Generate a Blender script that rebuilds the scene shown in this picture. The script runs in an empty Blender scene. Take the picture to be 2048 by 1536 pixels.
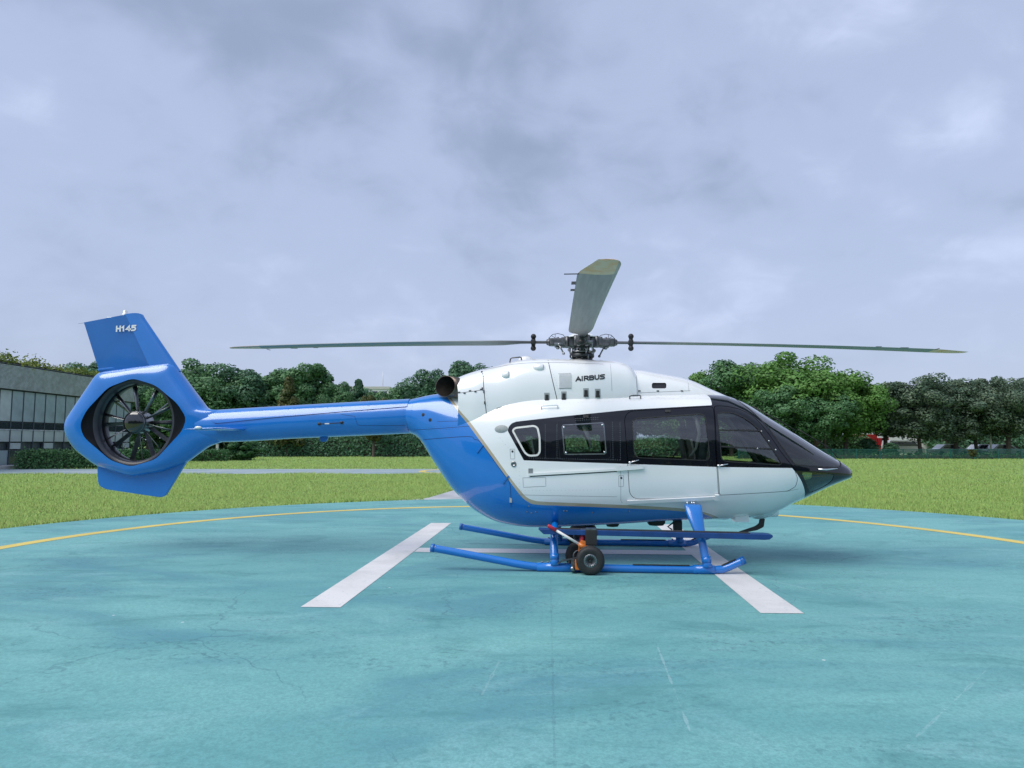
import bpy, bmesh, math, random
import numpy as np
from mathutils import Vector, Matrix

random.seed(7)
RNG = np.random.default_rng(11)
R = math.radians
scene = bpy.context.scene
COL = scene.collection

# ------------------------------------------------------------------ camera
cam_data = bpy.data.cameras.new('camera')
cam_data.sensor_width = 36.0
cam_data.lens = 24.96
cam_data.clip_start = 0.1
cam_data.clip_end = 3000
camera = bpy.data.objects.new('camera', cam_data)
COL.objects.link(camera)
camera.location = (0, 0, 1.69)
camera.rotation_euler = (R(90 + 4.71), 0, 0)
scene.camera = camera

# ------------------------------------------------------------------ sky, sun, exposure
SUN_EL, SUN_AZ = 54, 238          # degrees; azimuth of the sun clockwise from +Y
world = bpy.data.worlds.new('World')
scene.world = world
world.use_nodes = True
wn, wl = world.node_tree.nodes, world.node_tree.links
wn.clear()
w_out = wn.new('ShaderNodeOutputWorld')
w_bg = wn.new('ShaderNodeBackground')
w_bg.inputs['Strength'].default_value = 0.106
sky = wn.new('ShaderNodeTexSky')
sky.sky_type = 'NISHITA'
sky.sun_disc = False
sky.sun_elevation = R(SUN_EL)
sky.sun_rotation = R(SUN_AZ)
sky.air_density = 1.2
sky.dust_density = 1.5
tc = wn.new('ShaderNodeTexCoord')
sep = wn.new('ShaderNodeSeparateXYZ')
wl.new(tc.outputs['Generated'], sep.inputs[0])


def wmath(op, a, b=None, clamp=False):
    n = wn.new('ShaderNodeMath'); n.operation = op; n.use_clamp = clamp
    for i, x in enumerate((a, b)):
        if x is None: continue
        if isinstance(x, (int, float)): n.inputs[i].default_value = x
        else: wl.new(x, n.inputs[i])
    return n.outputs[0]


zc = wmath('MAXIMUM', sep.outputs['Z'], 0.0)
den = wmath('ADD', zc, 0.42)
comb = wn.new('ShaderNodeCombineXYZ')
wl.new(wmath('DIVIDE', sep.outputs['X'], den), comb.inputs[0])
wl.new(wmath('DIVIDE', sep.outputs['Y'], den), comb.inputs[1])


def wnoise(scale, detail, rough, dist, off):
    m = wn.new('ShaderNodeMapping'); m.inputs['Location'].default_value = off
    wl.new(comb.outputs[0], m.inputs[0])
    n = wn.new('ShaderNodeTexNoise'); n.inputs['Scale'].default_value = scale
    n.inputs['Detail'].default_value = detail; n.inputs['Roughness'].default_value = rough
    n.inputs['Distortion'].default_value = dist
    wl.new(m.outputs[0], n.inputs[0])
    return n.outputs[0]


big = wnoise(1.15, 3.0, 0.5, 0.4, (3.1, 7.7, 0))
mid = wnoise(3.4, 5.0, 0.52, 0.5, (1.3, 2.2, 4))
fine = wnoise(11.0, 4.0, 0.5, 0.6, (5.3, 0.2, 9))
cl = wmath('ADD', wmath('MULTIPLY', big, 0.58), wmath('ADD', wmath('MULTIPLY', mid, 0.29), wmath('MULTIPLY', fine, 0.13)))
ramp = wn.new('ShaderNodeValToRGB')
ramp.color_ramp.interpolation = 'EASE'
e = ramp.color_ramp.elements
e[0].position = 0.36; e[0].color = (1.50, 1.82, 2.62, 1)
e[1].position = 0.655; e[1].color = (3.55, 3.95, 5.25, 1)
m_ = ramp.color_ramp.elements.new(0.5); m_.color = (2.22, 2.58, 3.60, 1)
flat = wmath('ADD', wmath('MULTIPLY', zc, 1.5), 0.38, True)            # the overcast evens out towards the horizon
cl = wmath('ADD', wmath('MULTIPLY', wmath('SUBTRACT', cl, 0.49), flat), 0.49)
wl.new(cl, ramp.inputs[0])
mixs = wn.new('ShaderNodeMix'); mixs.data_type = 'RGBA'
mixs.inputs['Factor'].default_value = 0.9
wl.new(sky.outputs[0], mixs.inputs['A']); wl.new(ramp.outputs[0], mixs.inputs['B'])
wl.new(mixs.outputs['Result'], w_bg.inputs['Color'])
wl.new(w_bg.outputs[0], w_out.inputs['Surface'])

sun_data = bpy.data.lights.new('sun', 'SUN')
sun_data.energy = 1.5
sun_data.angle = R(46)
sun_data.color = (1.0, 0.96, 0.89)
sun = bpy.data.objects.new('sun', sun_data)
COL.objects.link(sun)
sd_ = Vector((math.sin(R(SUN_AZ)) * math.cos(R(SUN_EL)), math.cos(R(SUN_AZ)) * math.cos(R(SUN_EL)), math.sin(R(SUN_EL))))
sun.rotation_euler = sd_.to_track_quat('Z', 'Y').to_euler()
sun.location = (0, 0, 30)

scene.view_settings.view_transform = 'Standard'
scene.view_settings.look = 'None'
scene.view_settings.exposure = 1.0
scene.view_settings.gamma = 1.0
scene.view_settings.use_curve_mapping = False
scene.render.engine = 'CYCLES'
scene.cycles.max_bounces = 8
scene.cycles.transparent_max_bounces = 24
scene.cycles.use_denoising = True

# ------------------------------------------------------------------ materials
def nodes_of(m):
    m.use_nodes = True
    return m.node_tree.nodes, m.node_tree.links


def mth(N, L, op, a, b=None, c=None, clamp=False):
    n = N.new('ShaderNodeMath'); n.operation = op; n.use_clamp = clamp
    for i, x in enumerate((a, b, c)):
        if x is None: continue
        if isinstance(x, (int, float)): n.inputs[i].default_value = x
        else: L.new(x, n.inputs[i])
    return n.outputs[0]


def mixc(N, L, f, a, b, mode='MIX'):
    n = N.new('ShaderNodeMix'); n.data_type = 'RGBA'; n.blend_type = mode
    for key, x in (('Factor', f), ('A', a), ('B', b)):
        if isinstance(x, (int, float)): n.inputs[key].default_value = x
        elif isinstance(x, tuple): n.inputs[key].default_value = (*x[:3], 1)
        else: L.new(x, n.inputs[key])
    return n.outputs['Result']


def noise(N, L, scale, detail=4, rough=.55, vec=None, dist=0):
    n = N.new('ShaderNodeTexNoise')
    n.inputs['Scale'].default_value = scale; n.inputs['Detail'].default_value = detail
    n.inputs['Roughness'].default_value = rough; n.inputs['Distortion'].default_value = dist
    if vec is not None: L.new(vec, n.inputs['Vector'])
    return n.outputs[0]


def ramp2(N, L, x, lo, hi):
    n = N.new('ShaderNodeMapRange'); n.interpolation_type = 'SMOOTHSTEP'
    n.inputs['From Min'].default_value = lo; n.inputs['From Max'].default_value = hi
    L.new(x, n.inputs['Value'])
    return n.outputs[0]


def ocoord(N, L, scale=None, kind='Object'):
    t = N.new('ShaderNodeTexCoord')
    if scale is None: return t.outputs[kind]
    m = N.new('ShaderNodeMapping'); m.inputs['Scale'].default_value = scale
    L.new(t.outputs[kind], m.inputs[0])
    return m.outputs[0]


def mat(name, col, rough=.5, metal=0., coat=0., var=.12, scale=6., bump=0., bscale=60., spec=.5, crough=.04):
    m = bpy.data.materials.new(name)
    N, L = nodes_of(m)
    b = N['Principled BSDF']
    v = ocoord(N, L)
    f = noise(N, L, scale, 5, .6, v)
    dark = tuple(c * (1 - var) for c in col); lite = tuple(min(1, c * (1 + var)) for c in col)
    L.new(mixc(N, L, ramp2(N, L, f, .3, .7), dark, lite), b.inputs['Base Color'])
    f2 = noise(N, L, scale * 3.1, 3, .6, v)
    L.new(mth(N, L, 'ADD', rough * .85, mth(N, L, 'MULTIPLY', f2, rough * .3)), b.inputs['Roughness'])
    b.inputs['Metallic'].default_value = metal
    b.inputs['Coat Weight'].default_value = coat
    b.inputs['Coat Roughness'].default_value = crough
    b.inputs['Specular IOR Level'].default_value = spec
    if bump:
        bp = N.new('ShaderNodeBump'); bp.inputs['Strength'].default_value = bump; bp.inputs['Distance'].default_value = .01
        L.new(noise(N, L, bscale, 4, .6, v), bp.inputs['Height']); L.new(bp.outputs[0], b.inputs['Normal'])
    return m


BLUE = (.003, .165, .57)
M = {}
M['blue'] = mat('blue_gloss_paint', BLUE, .25, coat=1., var=.05, scale=1.5, crough=.11)
M['blue_flat'] = mat('blue_satin_paint', (.003, .125, .44), .35, coat=.5, var=.06, scale=2)
M['white'] = mat('white_gloss_paint', (.79, .815, .83), .25, coat=1., var=.03, scale=1.2)
M['grey_seam'] = mat('grey_seam_sealant', (.20, .22, .24), .6)
M['dark_seam'] = mat('dark_seam_gap', (.012, .014, .02), .5)
M['blue_seam'] = mat('dark_blue_seam_gap', (.004, .02, .10), .4)
M['black'] = mat('black_gloss_paint', (.008, .009, .014), .12, coat=1., var=.1)
M['rubber'] = mat('black_rubber', (.016, .017, .018), .62, var=.25, scale=25, bump=.25)
M['duct'] = mat('dark_duct_lining', (.004, .0055, .009), .5, var=.2, spec=.1)
M['duct_lip'] = mat('grey_duct_lip', (.026, .030, .042), .35, var=.15, spec=.4)
M['steel'] = mat('machined_steel', (.26, .27, .28), .32, metal=1., var=.2, scale=14, bump=.08)
M['dark_metal'] = mat('oily_dark_metal', (.055, .06, .065), .42, metal=.7, var=.35, scale=20)
M['titanium'] = mat('grey_titanium_casting', (.13, .135, .14), .42, metal=.85, var=.25, scale=18, bump=.1)
M['chrome'] = mat('bright_metal', (.75, .76, .78), .12, metal=1., var=.05)
M['exhaust'] = mat('heat_tinted_exhaust_steel', (.15, .12, .10), .42, metal=.8, var=.4, scale=9)
M['soot'] = mat('sooty_exhaust_inside', (.014, .011, .010), .8, var=.5, spec=.1, scale=7)
M['liner'] = mat('grey_cabin_lining', (.42, .42, .41), .8, var=.05)
M['seat'] = mat('charcoal_seat_fabric', (.07, .075, .085), .85, var=.2, scale=40, bump=.2)
M['seat_trim'] = mat('beige_seat_trim', (.55, .51, .45), .7, var=.1)
M['panel'] = mat('matt_black_instrument_panel', (.018, .019, .02), .6)
M['floor_grey'] = mat('grey_cabin_floor', (.12, .125, .13), .75, bump=.1)
M['orange'] = mat('orange_enamel', (.62, .17, .02), .4, coat=.3, var=.2, scale=18, bump=.1)
M['red'] = mat('red_plastic_grip', (.45, .02, .05), .4, var=.15, scale=20)
M['offwhite'] = mat('white_painted_tube', (.7, .7, .68), .4, var=.1, scale=20)
M['letter_white'] = mat('white_lettering_vinyl', (.8, .8, .8), .4, var=.02)
M['letter_black'] = mat('black_lettering_vinyl', (.012, .014, .02), .4, var=.05)
M['lens'] = mat('clear_lamp_lens', (.72, .74, .76), .08, coat=1., var=.05)
M['grip_tape'] = mat('black_antislip_tape', (.02, .022, .024), .9, var=.3, scale=60, bump=.4, bscale=200)
M['vent'] = mat('light_grey_mesh', (.30, .33, .34), .6, var=.2, scale=60)
M['blue_dark'] = mat('dark_blue_step_paint', (.004, .045, .19), .45, coat=.2, var=.15, scale=6)
M['trunk'] = mat('grey_brown_bark', (.075, .06, .048), .9, var=.35, scale=5, bump=.6, bscale=14)
M['trunk_wash'] = mat('whitewashed_bark', (.45, .45, .42), .9, var=.25, scale=5, bump=.4, bscale=14)
M['concrete'] = mat('pale_concrete', (.36, .38, .40), .85, var=.18, scale=.8, bump=.15, bscale=25)
M['kerb'] = mat('kerb_concrete', (.48, .48, .46), .85, var=.12, scale=3)
M['slat'] = mat('weathered_grey_slat', (.42, .46, .50), .6, var=.18, scale=3)
M['slat_back'] = mat('dark_slat_backing', (.09, .10, .12), .8)
M['wall_grey'] = mat('grey_facade_panel', (.29, .37, .41), .35, var=.20, scale=.7, coat=.3)
M['wall_pale'] = mat('pale_facade_panel', (.42, .48, .50), .5, var=.14, scale=.8)
M['wall_dark'] = mat('dark_facade_glass', (.03, .045, .06), .15, var=.3, scale=.5, coat=.5)
M['mullion'] = mat('dark_grey_mullion', (.06, .08, .095), .45, var=.15)
M['far_white'] = mat('far_white_render', (.62, .64, .66), .8, var=.08, scale=.3)
M['fence'] = mat('green_fence_steel', (.012, .10, .085), .45, var=.15)
M['car_white'] = mat('white_car_paint', (.7, .71, .72), .25, coat=.8, var=.04)
M['car_silver'] = mat('silver_car_paint', (.26, .28, .30), .25, metal=.4, coat=.8, var=.05)
M['car_red'] = mat('red_truck_paint', (.38, .02, .025), .35, coat=.4, var=.15)
M['car_glass'] = mat('dark_car_glass', (.02, .025, .03), .08, coat=.6, var=.1)


def paint_material():
    """White, blue, champagne and black livery; the borders are signed distances stored on the skin."""
    m = bpy.data.materials.new('helicopter_livery_paint')
    N, L = nodes_of(m)
    b = N['Principled BSDF']
    v = ocoord(N, L)
    f = ramp2(N, L, noise(N, L, 1.3, 4, .5, v), .3, .7)

    def mask(name):
        a = N.new('ShaderNodeAttribute'); a.attribute_name = name
        return mth(N, L, 'GREATER_THAN', a.outputs['Fac'], 0.0)
    c = mixc(N, L, f, (.78, .81, .825), (.81, .835, .85))
    c = mixc(N, L, mask('gold'), c, (.44, .38, .28))
    c = mixc(N, L, mask('blue'), c, mixc(N, L, f, tuple(x * .95 for x in BLUE), tuple(x * 1.06 for x in BLUE)))
    c = mixc(N, L, mask('black'), c, (.008, .009, .014))
    L.new(c, b.inputs['Base Color'])
    L.new(mth(N, L, 'ADD', .24, mth(N, L, 'MULTIPLY', mask('black'), -.18)), b.inputs['Roughness'])
    L.new(mth(N, L, 'MULTIPLY_ADD', mask('black'), -.45, .5), b.inputs['Specular IOR Level'])
    b.inputs['Coat Weight'].default_value = 1.0
    b.inputs['Coat Roughness'].default_value = .035
    bp = N.new('ShaderNodeBump'); bp.inputs['Strength'].default_value = .03; bp.inputs['Distance'].default_value = .02
    L.new(noise(N, L, 2.2, 2, .5, v), bp.inputs['Height']); L.new(bp.outputs[0], b.inputs['Coat Normal'])
    return m


def glass_material(name, tint, ior=1.5, gain=1.0):
    m = bpy.data.materials.new(name)
    N, L = nodes_of(m)
    N.remove(N['Principled BSDF'])
    out = N['Material Output']
    tr = N.new('ShaderNodeBsdfTransparent'); tr.inputs[0].default_value = (*tint, 1)
    gl = N.new('ShaderNodeBsdfGlossy'); gl.inputs['Roughness'].default_value = .015
    fr = N.new('ShaderNodeFresnel'); fr.inputs['IOR'].default_value = ior
    bp = N.new('ShaderNodeBump'); bp.inputs['Strength'].default_value = .04; bp.inputs['Distance'].default_value = .02
    L.new(noise(N, L, 3, 2, .5, ocoord(N, L)), bp.inputs['Height']); L.new(bp.outputs[0], gl.inputs['Normal'])
    ms = N.new('ShaderNodeMixShader')
    L.new(mth(N, L, 'MULTIPLY', fr.outputs[0], gain, clamp=True), ms.inputs[0])
    L.new(tr.outputs[0], ms.inputs[1]); L.new(gl.outputs[0], ms.inputs[2])
    L.new(ms.outputs[0], out.inputs['Surface'])
    return m


M['paint'] = paint_material()
M['glass'] = glass_material('side_window_acrylic', (.82, .87, .87), 1.5, 3.4)
M['glass_dark'] = glass_material('tinted_windshield_acrylic', (.16, .18, .21), 1.5, 2.4)
M['glass_chin'] = glass_material('chin_window_acrylic', (.45, .55, .58), 1.5, 2.6)


def leaf_material(name, a, b, c):
    m = bpy.data.materials.new(name)
    N, L = nodes_of(m)
    p = N['Principled BSDF']
    g = N.new('ShaderNodeNewGeometry')
    r = g.outputs['Random Per Island']
    col = mixc(N, L, r, a, b)
    big = ramp2(N, L, noise(N, L, .45, 3, .5, ocoord(N, L)), .38, .68)
    col = mixc(N, L, mth(N, L, 'MULTIPLY', big, .75), col, c)
    L.new(col, p.inputs['Base Color'])
    p.inputs['Roughness'].default_value = .55
    p.inputs['Specular IOR Level'].default_value = .35
    tl = N.new('ShaderNodeBsdfTranslucent'); L.new(col, tl.inputs['Color'])
    ms = N.new('ShaderNodeMixShader'); ms.inputs[0].default_value = .22
    L.new(p.outputs[0], ms.inputs[1]); L.new(tl.outputs[0], ms.inputs[2])
    L.new(ms.outputs[0], N['Material Output'].inputs['Surface'])
    return m


M['leaf_dark'] = leaf_material('dark_evergreen_leaves', (.046, .125, .070), (.120, .250, .130), (.070, .175, .098))
M['leaf_mid'] = leaf_material('mid_green_leaves', (.058, .150, .066), (.140, .290, .112), (.085, .210, .090))
M['leaf_bright'] = leaf_material('fresh_green_leaves', (.070, .180, .036), (.155, .32, .068), (.100, .235, .054))
M['leaf_olive'] = leaf_material('blackish_magnolia_leaves', (.046, .090, .058), (.18, .25, .155), (.072, .135, .088))
M['leaf_rust'] = leaf_material('yellowing_leaves', (.075, .095, .030), (.150, .140, .045), (.06, .10, .03))
M['leaf_hedge'] = leaf_material('clipped_hedge_leaves', (.036, .115, .045), (.090, .210, .075), (.050, .150, .052))
M['leaf_roof'] = leaf_material('yellow_green_roof_plants', (.13, .19, .03), (.30, .34, .06), (.10, .18, .04))

# ------------------------------------------------------------------ object helpers
def tag(o, label=None, cat=None, group=None, kind=None):
    if label: o['label'] = label
    if cat: o['category'] = cat
    if group: o['group'] = group
    if kind: o['kind'] = kind
    return o


def empty(name, loc=(0, 0, 0), rz=0):
    o = bpy.data.objects.new(name, None); COL.objects.link(o)
    o.location = loc; o.rotation_euler = (0, 0, rz); o.empty_display_size = .2
    return o


def link_mesh(name, me, m=None, parent=None):
    o = bpy.data.objects.new(name, me); COL.objects.link(o)
    if m is not None and len(me.materials) == 0: me.materials.append(m)
    o.parent = parent
    return o


def np_mesh(name, V, F, m=None, parent=None, smooth=False, normals=None, attrs=None):
    """F: (n,3) or (n,4) int array."""
    V = np.asarray(V, np.float32); F = np.asarray(F, np.int32)
    me = bpy.data.meshes.new(name)
    k = F.shape[1]
    me.vertices.add(len(V)); me.vertices.foreach_set('co', V.ravel())
    me.loops.add(F.size); me.loops.foreach_set('vertex_index', F.ravel())
    me.polygons.add(len(F))
    me.polygons.foreach_set('loop_start', np.arange(0, F.size, k, dtype=np.int32))
    me.polygons.foreach_set('loop_total', np.full(len(F), k, np.int32))
    me.polygons.foreach_set('use_smooth', np.full(len(F), bool(smooth)))
    me.update(calc_edges=True)
    for an, av in (attrs or {}).items():
        a = me.attributes.new(an, 'FLOAT', 'POINT'); a.data.foreach_set('value', np.asarray(av, np.float32))
    if normals is not None:
        me.normals_split_custom_set_from_vertices(np.asarray(normals, np.float32).tolist())
    return link_mesh(name, me, m, parent)


class MB:
    """Collects simple solids; build() links them as one mesh object."""
    def __init__(self): self.bm = bmesh.new()

    def face_list(self, vs, fs, smooth=False):
        bv = [self.bm.verts.new(v) for v in vs]
        for f in fs:
            try:
                fc = self.bm.faces.new([bv[i] for i in f]); fc.smooth = smooth
            except ValueError: pass
        return self

    def box(self, c, s, rot=None, bev=0., taper=None):
        t = bmesh.new()
        bmesh.ops.create_cube(t, size=1)
        for v in t.verts:
            k = 1 if taper is None or v.co.z < 0 else taper
            v.co = Vector((v.co.x * s[0] * k, v.co.y * s[1] * k, v.co.z * s[2]))
        if bev: bmesh.ops.bevel(t, geom=t.edges[:], offset=bev, segments=2, affect='EDGES', profile=.7)
        mx = Matrix.Translation(c) @ (rot.to_4x4() if rot is not None else Matrix())
        t.transform(mx)
        return self.merge(t)

    def merge(self, t):
        me = bpy.data.meshes.new('tmp'); t.to_mesh(me); t.free()
        self.bm.from_mesh(me); bpy.data.meshes.remove(me)
        return self

    def tube(self, path, r, n=10, caps=True, sq=1.0):
        path = [Vector(p) for p in path]
        rs = [r] * len(path) if isinstance(r, (int, float)) else list(r)
        tg = []
        for i in range(len(path)):
            a, b = path[max(i - 1, 0)], path[min(i + 1, len(path) - 1)]
            tg.append((b - a).normalized())
        ref = Vector((0, 0, 1)) if abs(tg[0].z) < .9 else Vector((1, 0, 0))
        x = tg[0].cross(ref).normalized()
        vs, fs = [], []
        for i, p in enumerate(path):
            x = (x - tg[i] * x.dot(tg[i])).normalized(); y = tg[i].cross(x)
            for k in range(n):
                a = 2 * math.pi * k / n
                vs.append(p + (x * math.cos(a) + y * math.sin(a) * sq) * rs[i])
        for i in range(len(path) - 1):
            for k in range(n):
                fs.append((i * n + k, i * n + (k + 1) % n, (i + 1) * n + (k + 1) % n, (i + 1) * n + k))
        self.face_list(vs, fs, True)
        if caps:
            m0 = len(self.bm.verts)
            self.face_list(vs[:n], [tuple(range(n))[::-1]])
            self.face_list(vs[-n:], [tuple(range(n))])
        return self

    def lathe(self, prof, c=(0, 0, 0), axis='Z', n=24, smooth=True):
        vs, fs = [], []
        for (r, h) in prof:
            for k in range(n):
                a = 2 * math.pi * k / n
                x, y = r * math.cos(a), r * math.sin(a)
                p = {'Z': (x, y, h), 'Y': (x, h, y), 'X': (h, x, y)}[axis]
                vs.append((p[0] + c[0], p[1] + c[1], p[2] + c[2]))
        for i in range(len(prof) - 1):
            for k in range(n):
                fs.append((i * n + k, i * n + (k + 1) % n, (i + 1) * n + (k + 1) % n, (i + 1) * n + k))
        return self.face_list(vs, fs, smooth)

    def ball(self, c, r, n=10):
        rr = (r, r, r) if isinstance(r, (int, float)) else r
        t = bmesh.new(); bmesh.ops.create_uvsphere(t, u_segments=n, v_segments=max(6, n // 2), radius=1)
        t.transform(Matrix.Translation(c) @ Matrix.Diagonal((*rr, 1)))
        for f in t.faces: f.smooth = True
        return self.merge(t)

    def prism(self, poly, y0, y1, plane='XZ'):
        """Extrude a 2-D outline between two depths."""
        def P(p, d): return (p[0], d, p[1]) if plane == 'XZ' else ((p[0], p[1], d) if plane == 'XY' else (d, p[0], p[1]))
        n = len(poly)
        vs = [P(p, y0) for p in poly] + [P(p, y1) for p in poly]
        fs = [tuple(range(n)), tuple(range(2 * n - 1, n - 1, -1))]
        fs += [(i, i + n, (i + 1) % n + n, (i + 1) % n) for i in range(n)]
        return self.face_list(vs, fs)

    def build(self, name, m, parent=None, bevel=0.):
        bmesh.ops.remove_doubles(self.bm, verts=self.bm.verts[:], dist=1e-5)
        bmesh.ops.recalc_face_normals(self.bm, faces=self.bm.faces[:])
        me = bpy.data.meshes.new(name); self.bm.to_mesh(me); self.bm.free()
        o = link_mesh(name, me, m, parent)
        if bevel:
            md = o.modifiers.new('bevel', 'BEVEL'); md.width = bevel; md.segments = 2; md.limit_method = 'ANGLE'
        return o


def rotm(ax, deg): return Matrix.Rotation(R(deg), 3, ax)


def copy_tree(o, parent=None):
    c = o.copy(); COL.objects.link(c); c.parent = parent
    for ch in list(o.children): copy_tree(ch, c)
    return c


def sheet(name, pts, z, m, kind='structure', parent=None, thick=0.):
    mb = MB()
    if thick: mb.prism(pts, z - thick, z, 'XY')
    else: mb.face_list([(p[0], p[1], z) for p in pts], [tuple(range(len(pts)))])
    o = mb.build(name, m, parent)
    if o.data.polygons[0].normal.z < 0 and not thick: o.data.flip_normals()
    if kind and parent is None: o['kind'] = kind
    return o


# ------------------------------------------------------------------ the ground
def grass_ground_material():
    m = bpy.data.materials.new('mown_grass_ground')
    N, L = nodes_of(m); b = N['Principled BSDF']
    v = ocoord(N, L)
    f1 = ramp2(N, L, noise(N, L, .25, 4, .6, v), .3, .7)
    f2 = noise(N, L, 9, 5, .7, v)
    c = mixc(N, L, f1, (.20, .34, .085), (.30, .43, .13))
    c = mixc(N, L, ramp2(N, L, f2, .35, .75), c, (.11, .19, .040))
    L.new(c, b.inputs['Base Color']); b.inputs['Roughness'].default_value = .9
    bp = N.new('ShaderNodeBump'); bp.inputs['Strength'].default_value = .8; bp.inputs['Distance'].default_value = .05
    L.new(f2, bp.inputs['Height']); L.new(bp.outputs[0], b.inputs['Normal'])
    return m


def pad_material(name, paint, stain, pale, cracks=True):
    """Painted pad: washed-out and stained paint, hairline cracks, scuffs, gritty grain."""
    m = bpy.data.materials.new(name)
    N, L = nodes_of(m); b = N['Principled BSDF']
    v = ocoord(N, L)
    mp = N.new('ShaderNodeMapping'); mp.inputs['Rotation'].default_value = (0, 0, R(12)); mp.inputs['Scale'].default_value = (.55, 1.25, 1)
    L.new(v, mp.inputs[0]); sv = mp.outputs[0]
    big = noise(N, L, .42, 6, .62, sv, .6)
    midn = noise(N, L, 1.6, 6, .66, sv, .8)
    grit = noise(N, L, 55, 3, .75, v)
    speck = noise(N, L, 17, 4, .7, v)
    c = mixc(N, L, ramp2(N, L, big, .36, .66), paint, tuple(x * y for x, y in zip(paint, (1.45, 1.24, 1.18))))
    c = mixc(N, L, mth(N, L, 'MULTIPLY', ramp2(N, L, noise(N, L, .33, 6, .65, sv, 1.0), .46, .68), .70), c, stain)
    c = mixc(N, L, mth(N, L, 'MULTIPLY', ramp2(N, L, midn, .50, .70), .55), c, tuple(x * y for x, y in zip(paint, (.50, .62, .62))))
    c = mixc(N, L, mth(N, L, 'MULTIPLY', ramp2(N, L, noise(N, L, .8, 7, .7, sv, 1.4), .52, .68), .60), c, pale)
    # worn through to dark aggregate in grains
    worn = mth(N, L, 'MULTIPLY', ramp2(N, L, speck, .50, .66), ramp2(N, L, noise(N, L, .9, 5, .65, sv, .5), .46, .64))
    c = mixc(N, L, mth(N, L, 'MULTIPLY', worn, .55), c, tuple(x * .45 for x in stain))
    c = mixc(N, L, mth(N, L, 'MULTIPLY', ramp2(N, L, grit, .40, .62), .38), c, tuple(x * .62 for x in paint))
    c = mixc(N, L, mth(N, L, 'MULTIPLY', ramp2(N, L, noise(N, L, 24, 4, .7, v), .44, .68), .34), c, tuple(x * .60 for x in paint))
    h = mth(N, L, 'ADD', mth(N, L, 'MULTIPLY', grit, .6), mth(N, L, 'MULTIPLY', speck, .4))
    if cracks:
        wv = N.new('ShaderNodeVectorMath'); wv.operation = 'MULTIPLY_ADD'
        nz = N.new('ShaderNodeTexNoise'); nz.inputs['Scale'].default_value = 1.1; nz.inputs['Detail'].default_value = 5
        L.new(v, nz.inputs['Vector']); L.new(nz.outputs[1], wv.inputs[0]); wv.inputs[1].default_value = (.9, .9, 0); L.new(v, wv.inputs[2])
        vo = N.new('ShaderNodeTexVoronoi'); vo.feature = 'DISTANCE_TO_EDGE'; vo.inputs['Scale'].default_value = .23
        L.new(wv.outputs[0], vo.inputs['Vector'])
        line = mth(N, L, 'LESS_THAN', vo.outputs['Distance'], .0016)
        line = mth(N, L, 'MULTIPLY', line, ramp2(N, L, noise(N, L, .5, 2, .5, v), .44, .56))
        c = mixc(N, L, mth(N, L, 'MULTIPLY', line, .32), c, tuple(x * .5 for x in stain))
        h = mth(N, L, 'SUBTRACT', h, mth(N, L, 'MULTIPLY', line, 1.5))
    # scuffs and a construction joint: thin straight marks at their places on the pad
    sx = N.new('ShaderNodeSeparateXYZ'); L.new(v, sx.inputs[0]); X, Y = sx.outputs[0], sx.outputs[1]
    marks = [((.19, 3.2), (.48, 9.0), .007, 'dark', .22), ((1.02, 4.1), (1.20, 6.0), .006, 'pale', .22),
             ((2.1, 4.0), (3.5, 5.4), .005, 'pale', .18), ((3.0, 9.2), (3.55, 8.0), .006, 'pale', .22), ((4.6, 8.2), (5.3, 7.2), .008, 'pale', .2),
             ((-.2, 4.9), (-.1, 5.6), .006, 'pale', .15), ((-3.2, 6.4), (-2.2, 5.6), .005, 'dark', .35)]
    for (a, bb, wd, kind, k) in marks:
        dx, dy = bb[0] - a[0], bb[1] - a[1]; l2 = dx * dx + dy * dy
        px = mth(N, L, 'SUBTRACT', X, a[0]); py = mth(N, L, 'SUBTRACT', Y, a[1])
        t = mth(N, L, 'DIVIDE', mth(N, L, 'ADD', mth(N, L, 'MULTIPLY', px, dx), mth(N, L, 'MULTIPLY', py, dy)), l2, clamp=True)
        ex = mth(N, L, 'SUBTRACT', px, mth(N, L, 'MULTIPLY', t, dx)); ey = mth(N, L, 'SUBTRACT', py, mth(N, L, 'MULTIPLY', t, dy))
        d = mth(N, L, 'SQRT', mth(N, L, 'ADD', mth(N, L, 'MULTIPLY', ex, ex), mth(N, L, 'MULTIPLY', ey, ey)))
        d = mth(N, L, 'ADD', d, mth(N, L, 'MULTIPLY', mth(N, L, 'SUBTRACT', midn, .5), .08))
        f = mth(N, L, 'MULTIPLY', mth(N, L, 'LESS_THAN', mth(N, L, 'ABSOLUTE', d), wd), mth(N, L, 'MULTIPLY', ramp2(N, L, speck, .34, .5), k))
        c = mixc(N, L, f, c, tuple(x * .4 for x in stain) if kind == 'dark' else (.55, .68, .70))
    # chips of bare white
    vs = N.new('ShaderNodeTexVoronoi'); vs.inputs['Scale'].default_value = 1.1; L.new(v, vs.inputs['Vector'])
    chip = mth(N, L, 'LESS_THAN', vs.outputs['Distance'], .016)
    c = mixc(N, L, mth(N, L, 'MULTIPLY', chip, .8), c, (.6, .66, .66))
    L.new(c, b.inputs['Base Color'])
    L.new(mth(N, L, 'ADD', .52, mth(N, L, 'MULTIPLY', midn, .3)), b.inputs['Roughness'])
    b.inputs['Specular IOR Level'].default_value = .4
    bp = N.new('ShaderNodeBump'); bp.inputs['Strength'].default_value = .35; bp.inputs['Distance'].default_value = .006
    L.new(h, bp.inputs['Height']); L.new(bp.outputs[0], b.inputs['Normal'])
    return m


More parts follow.
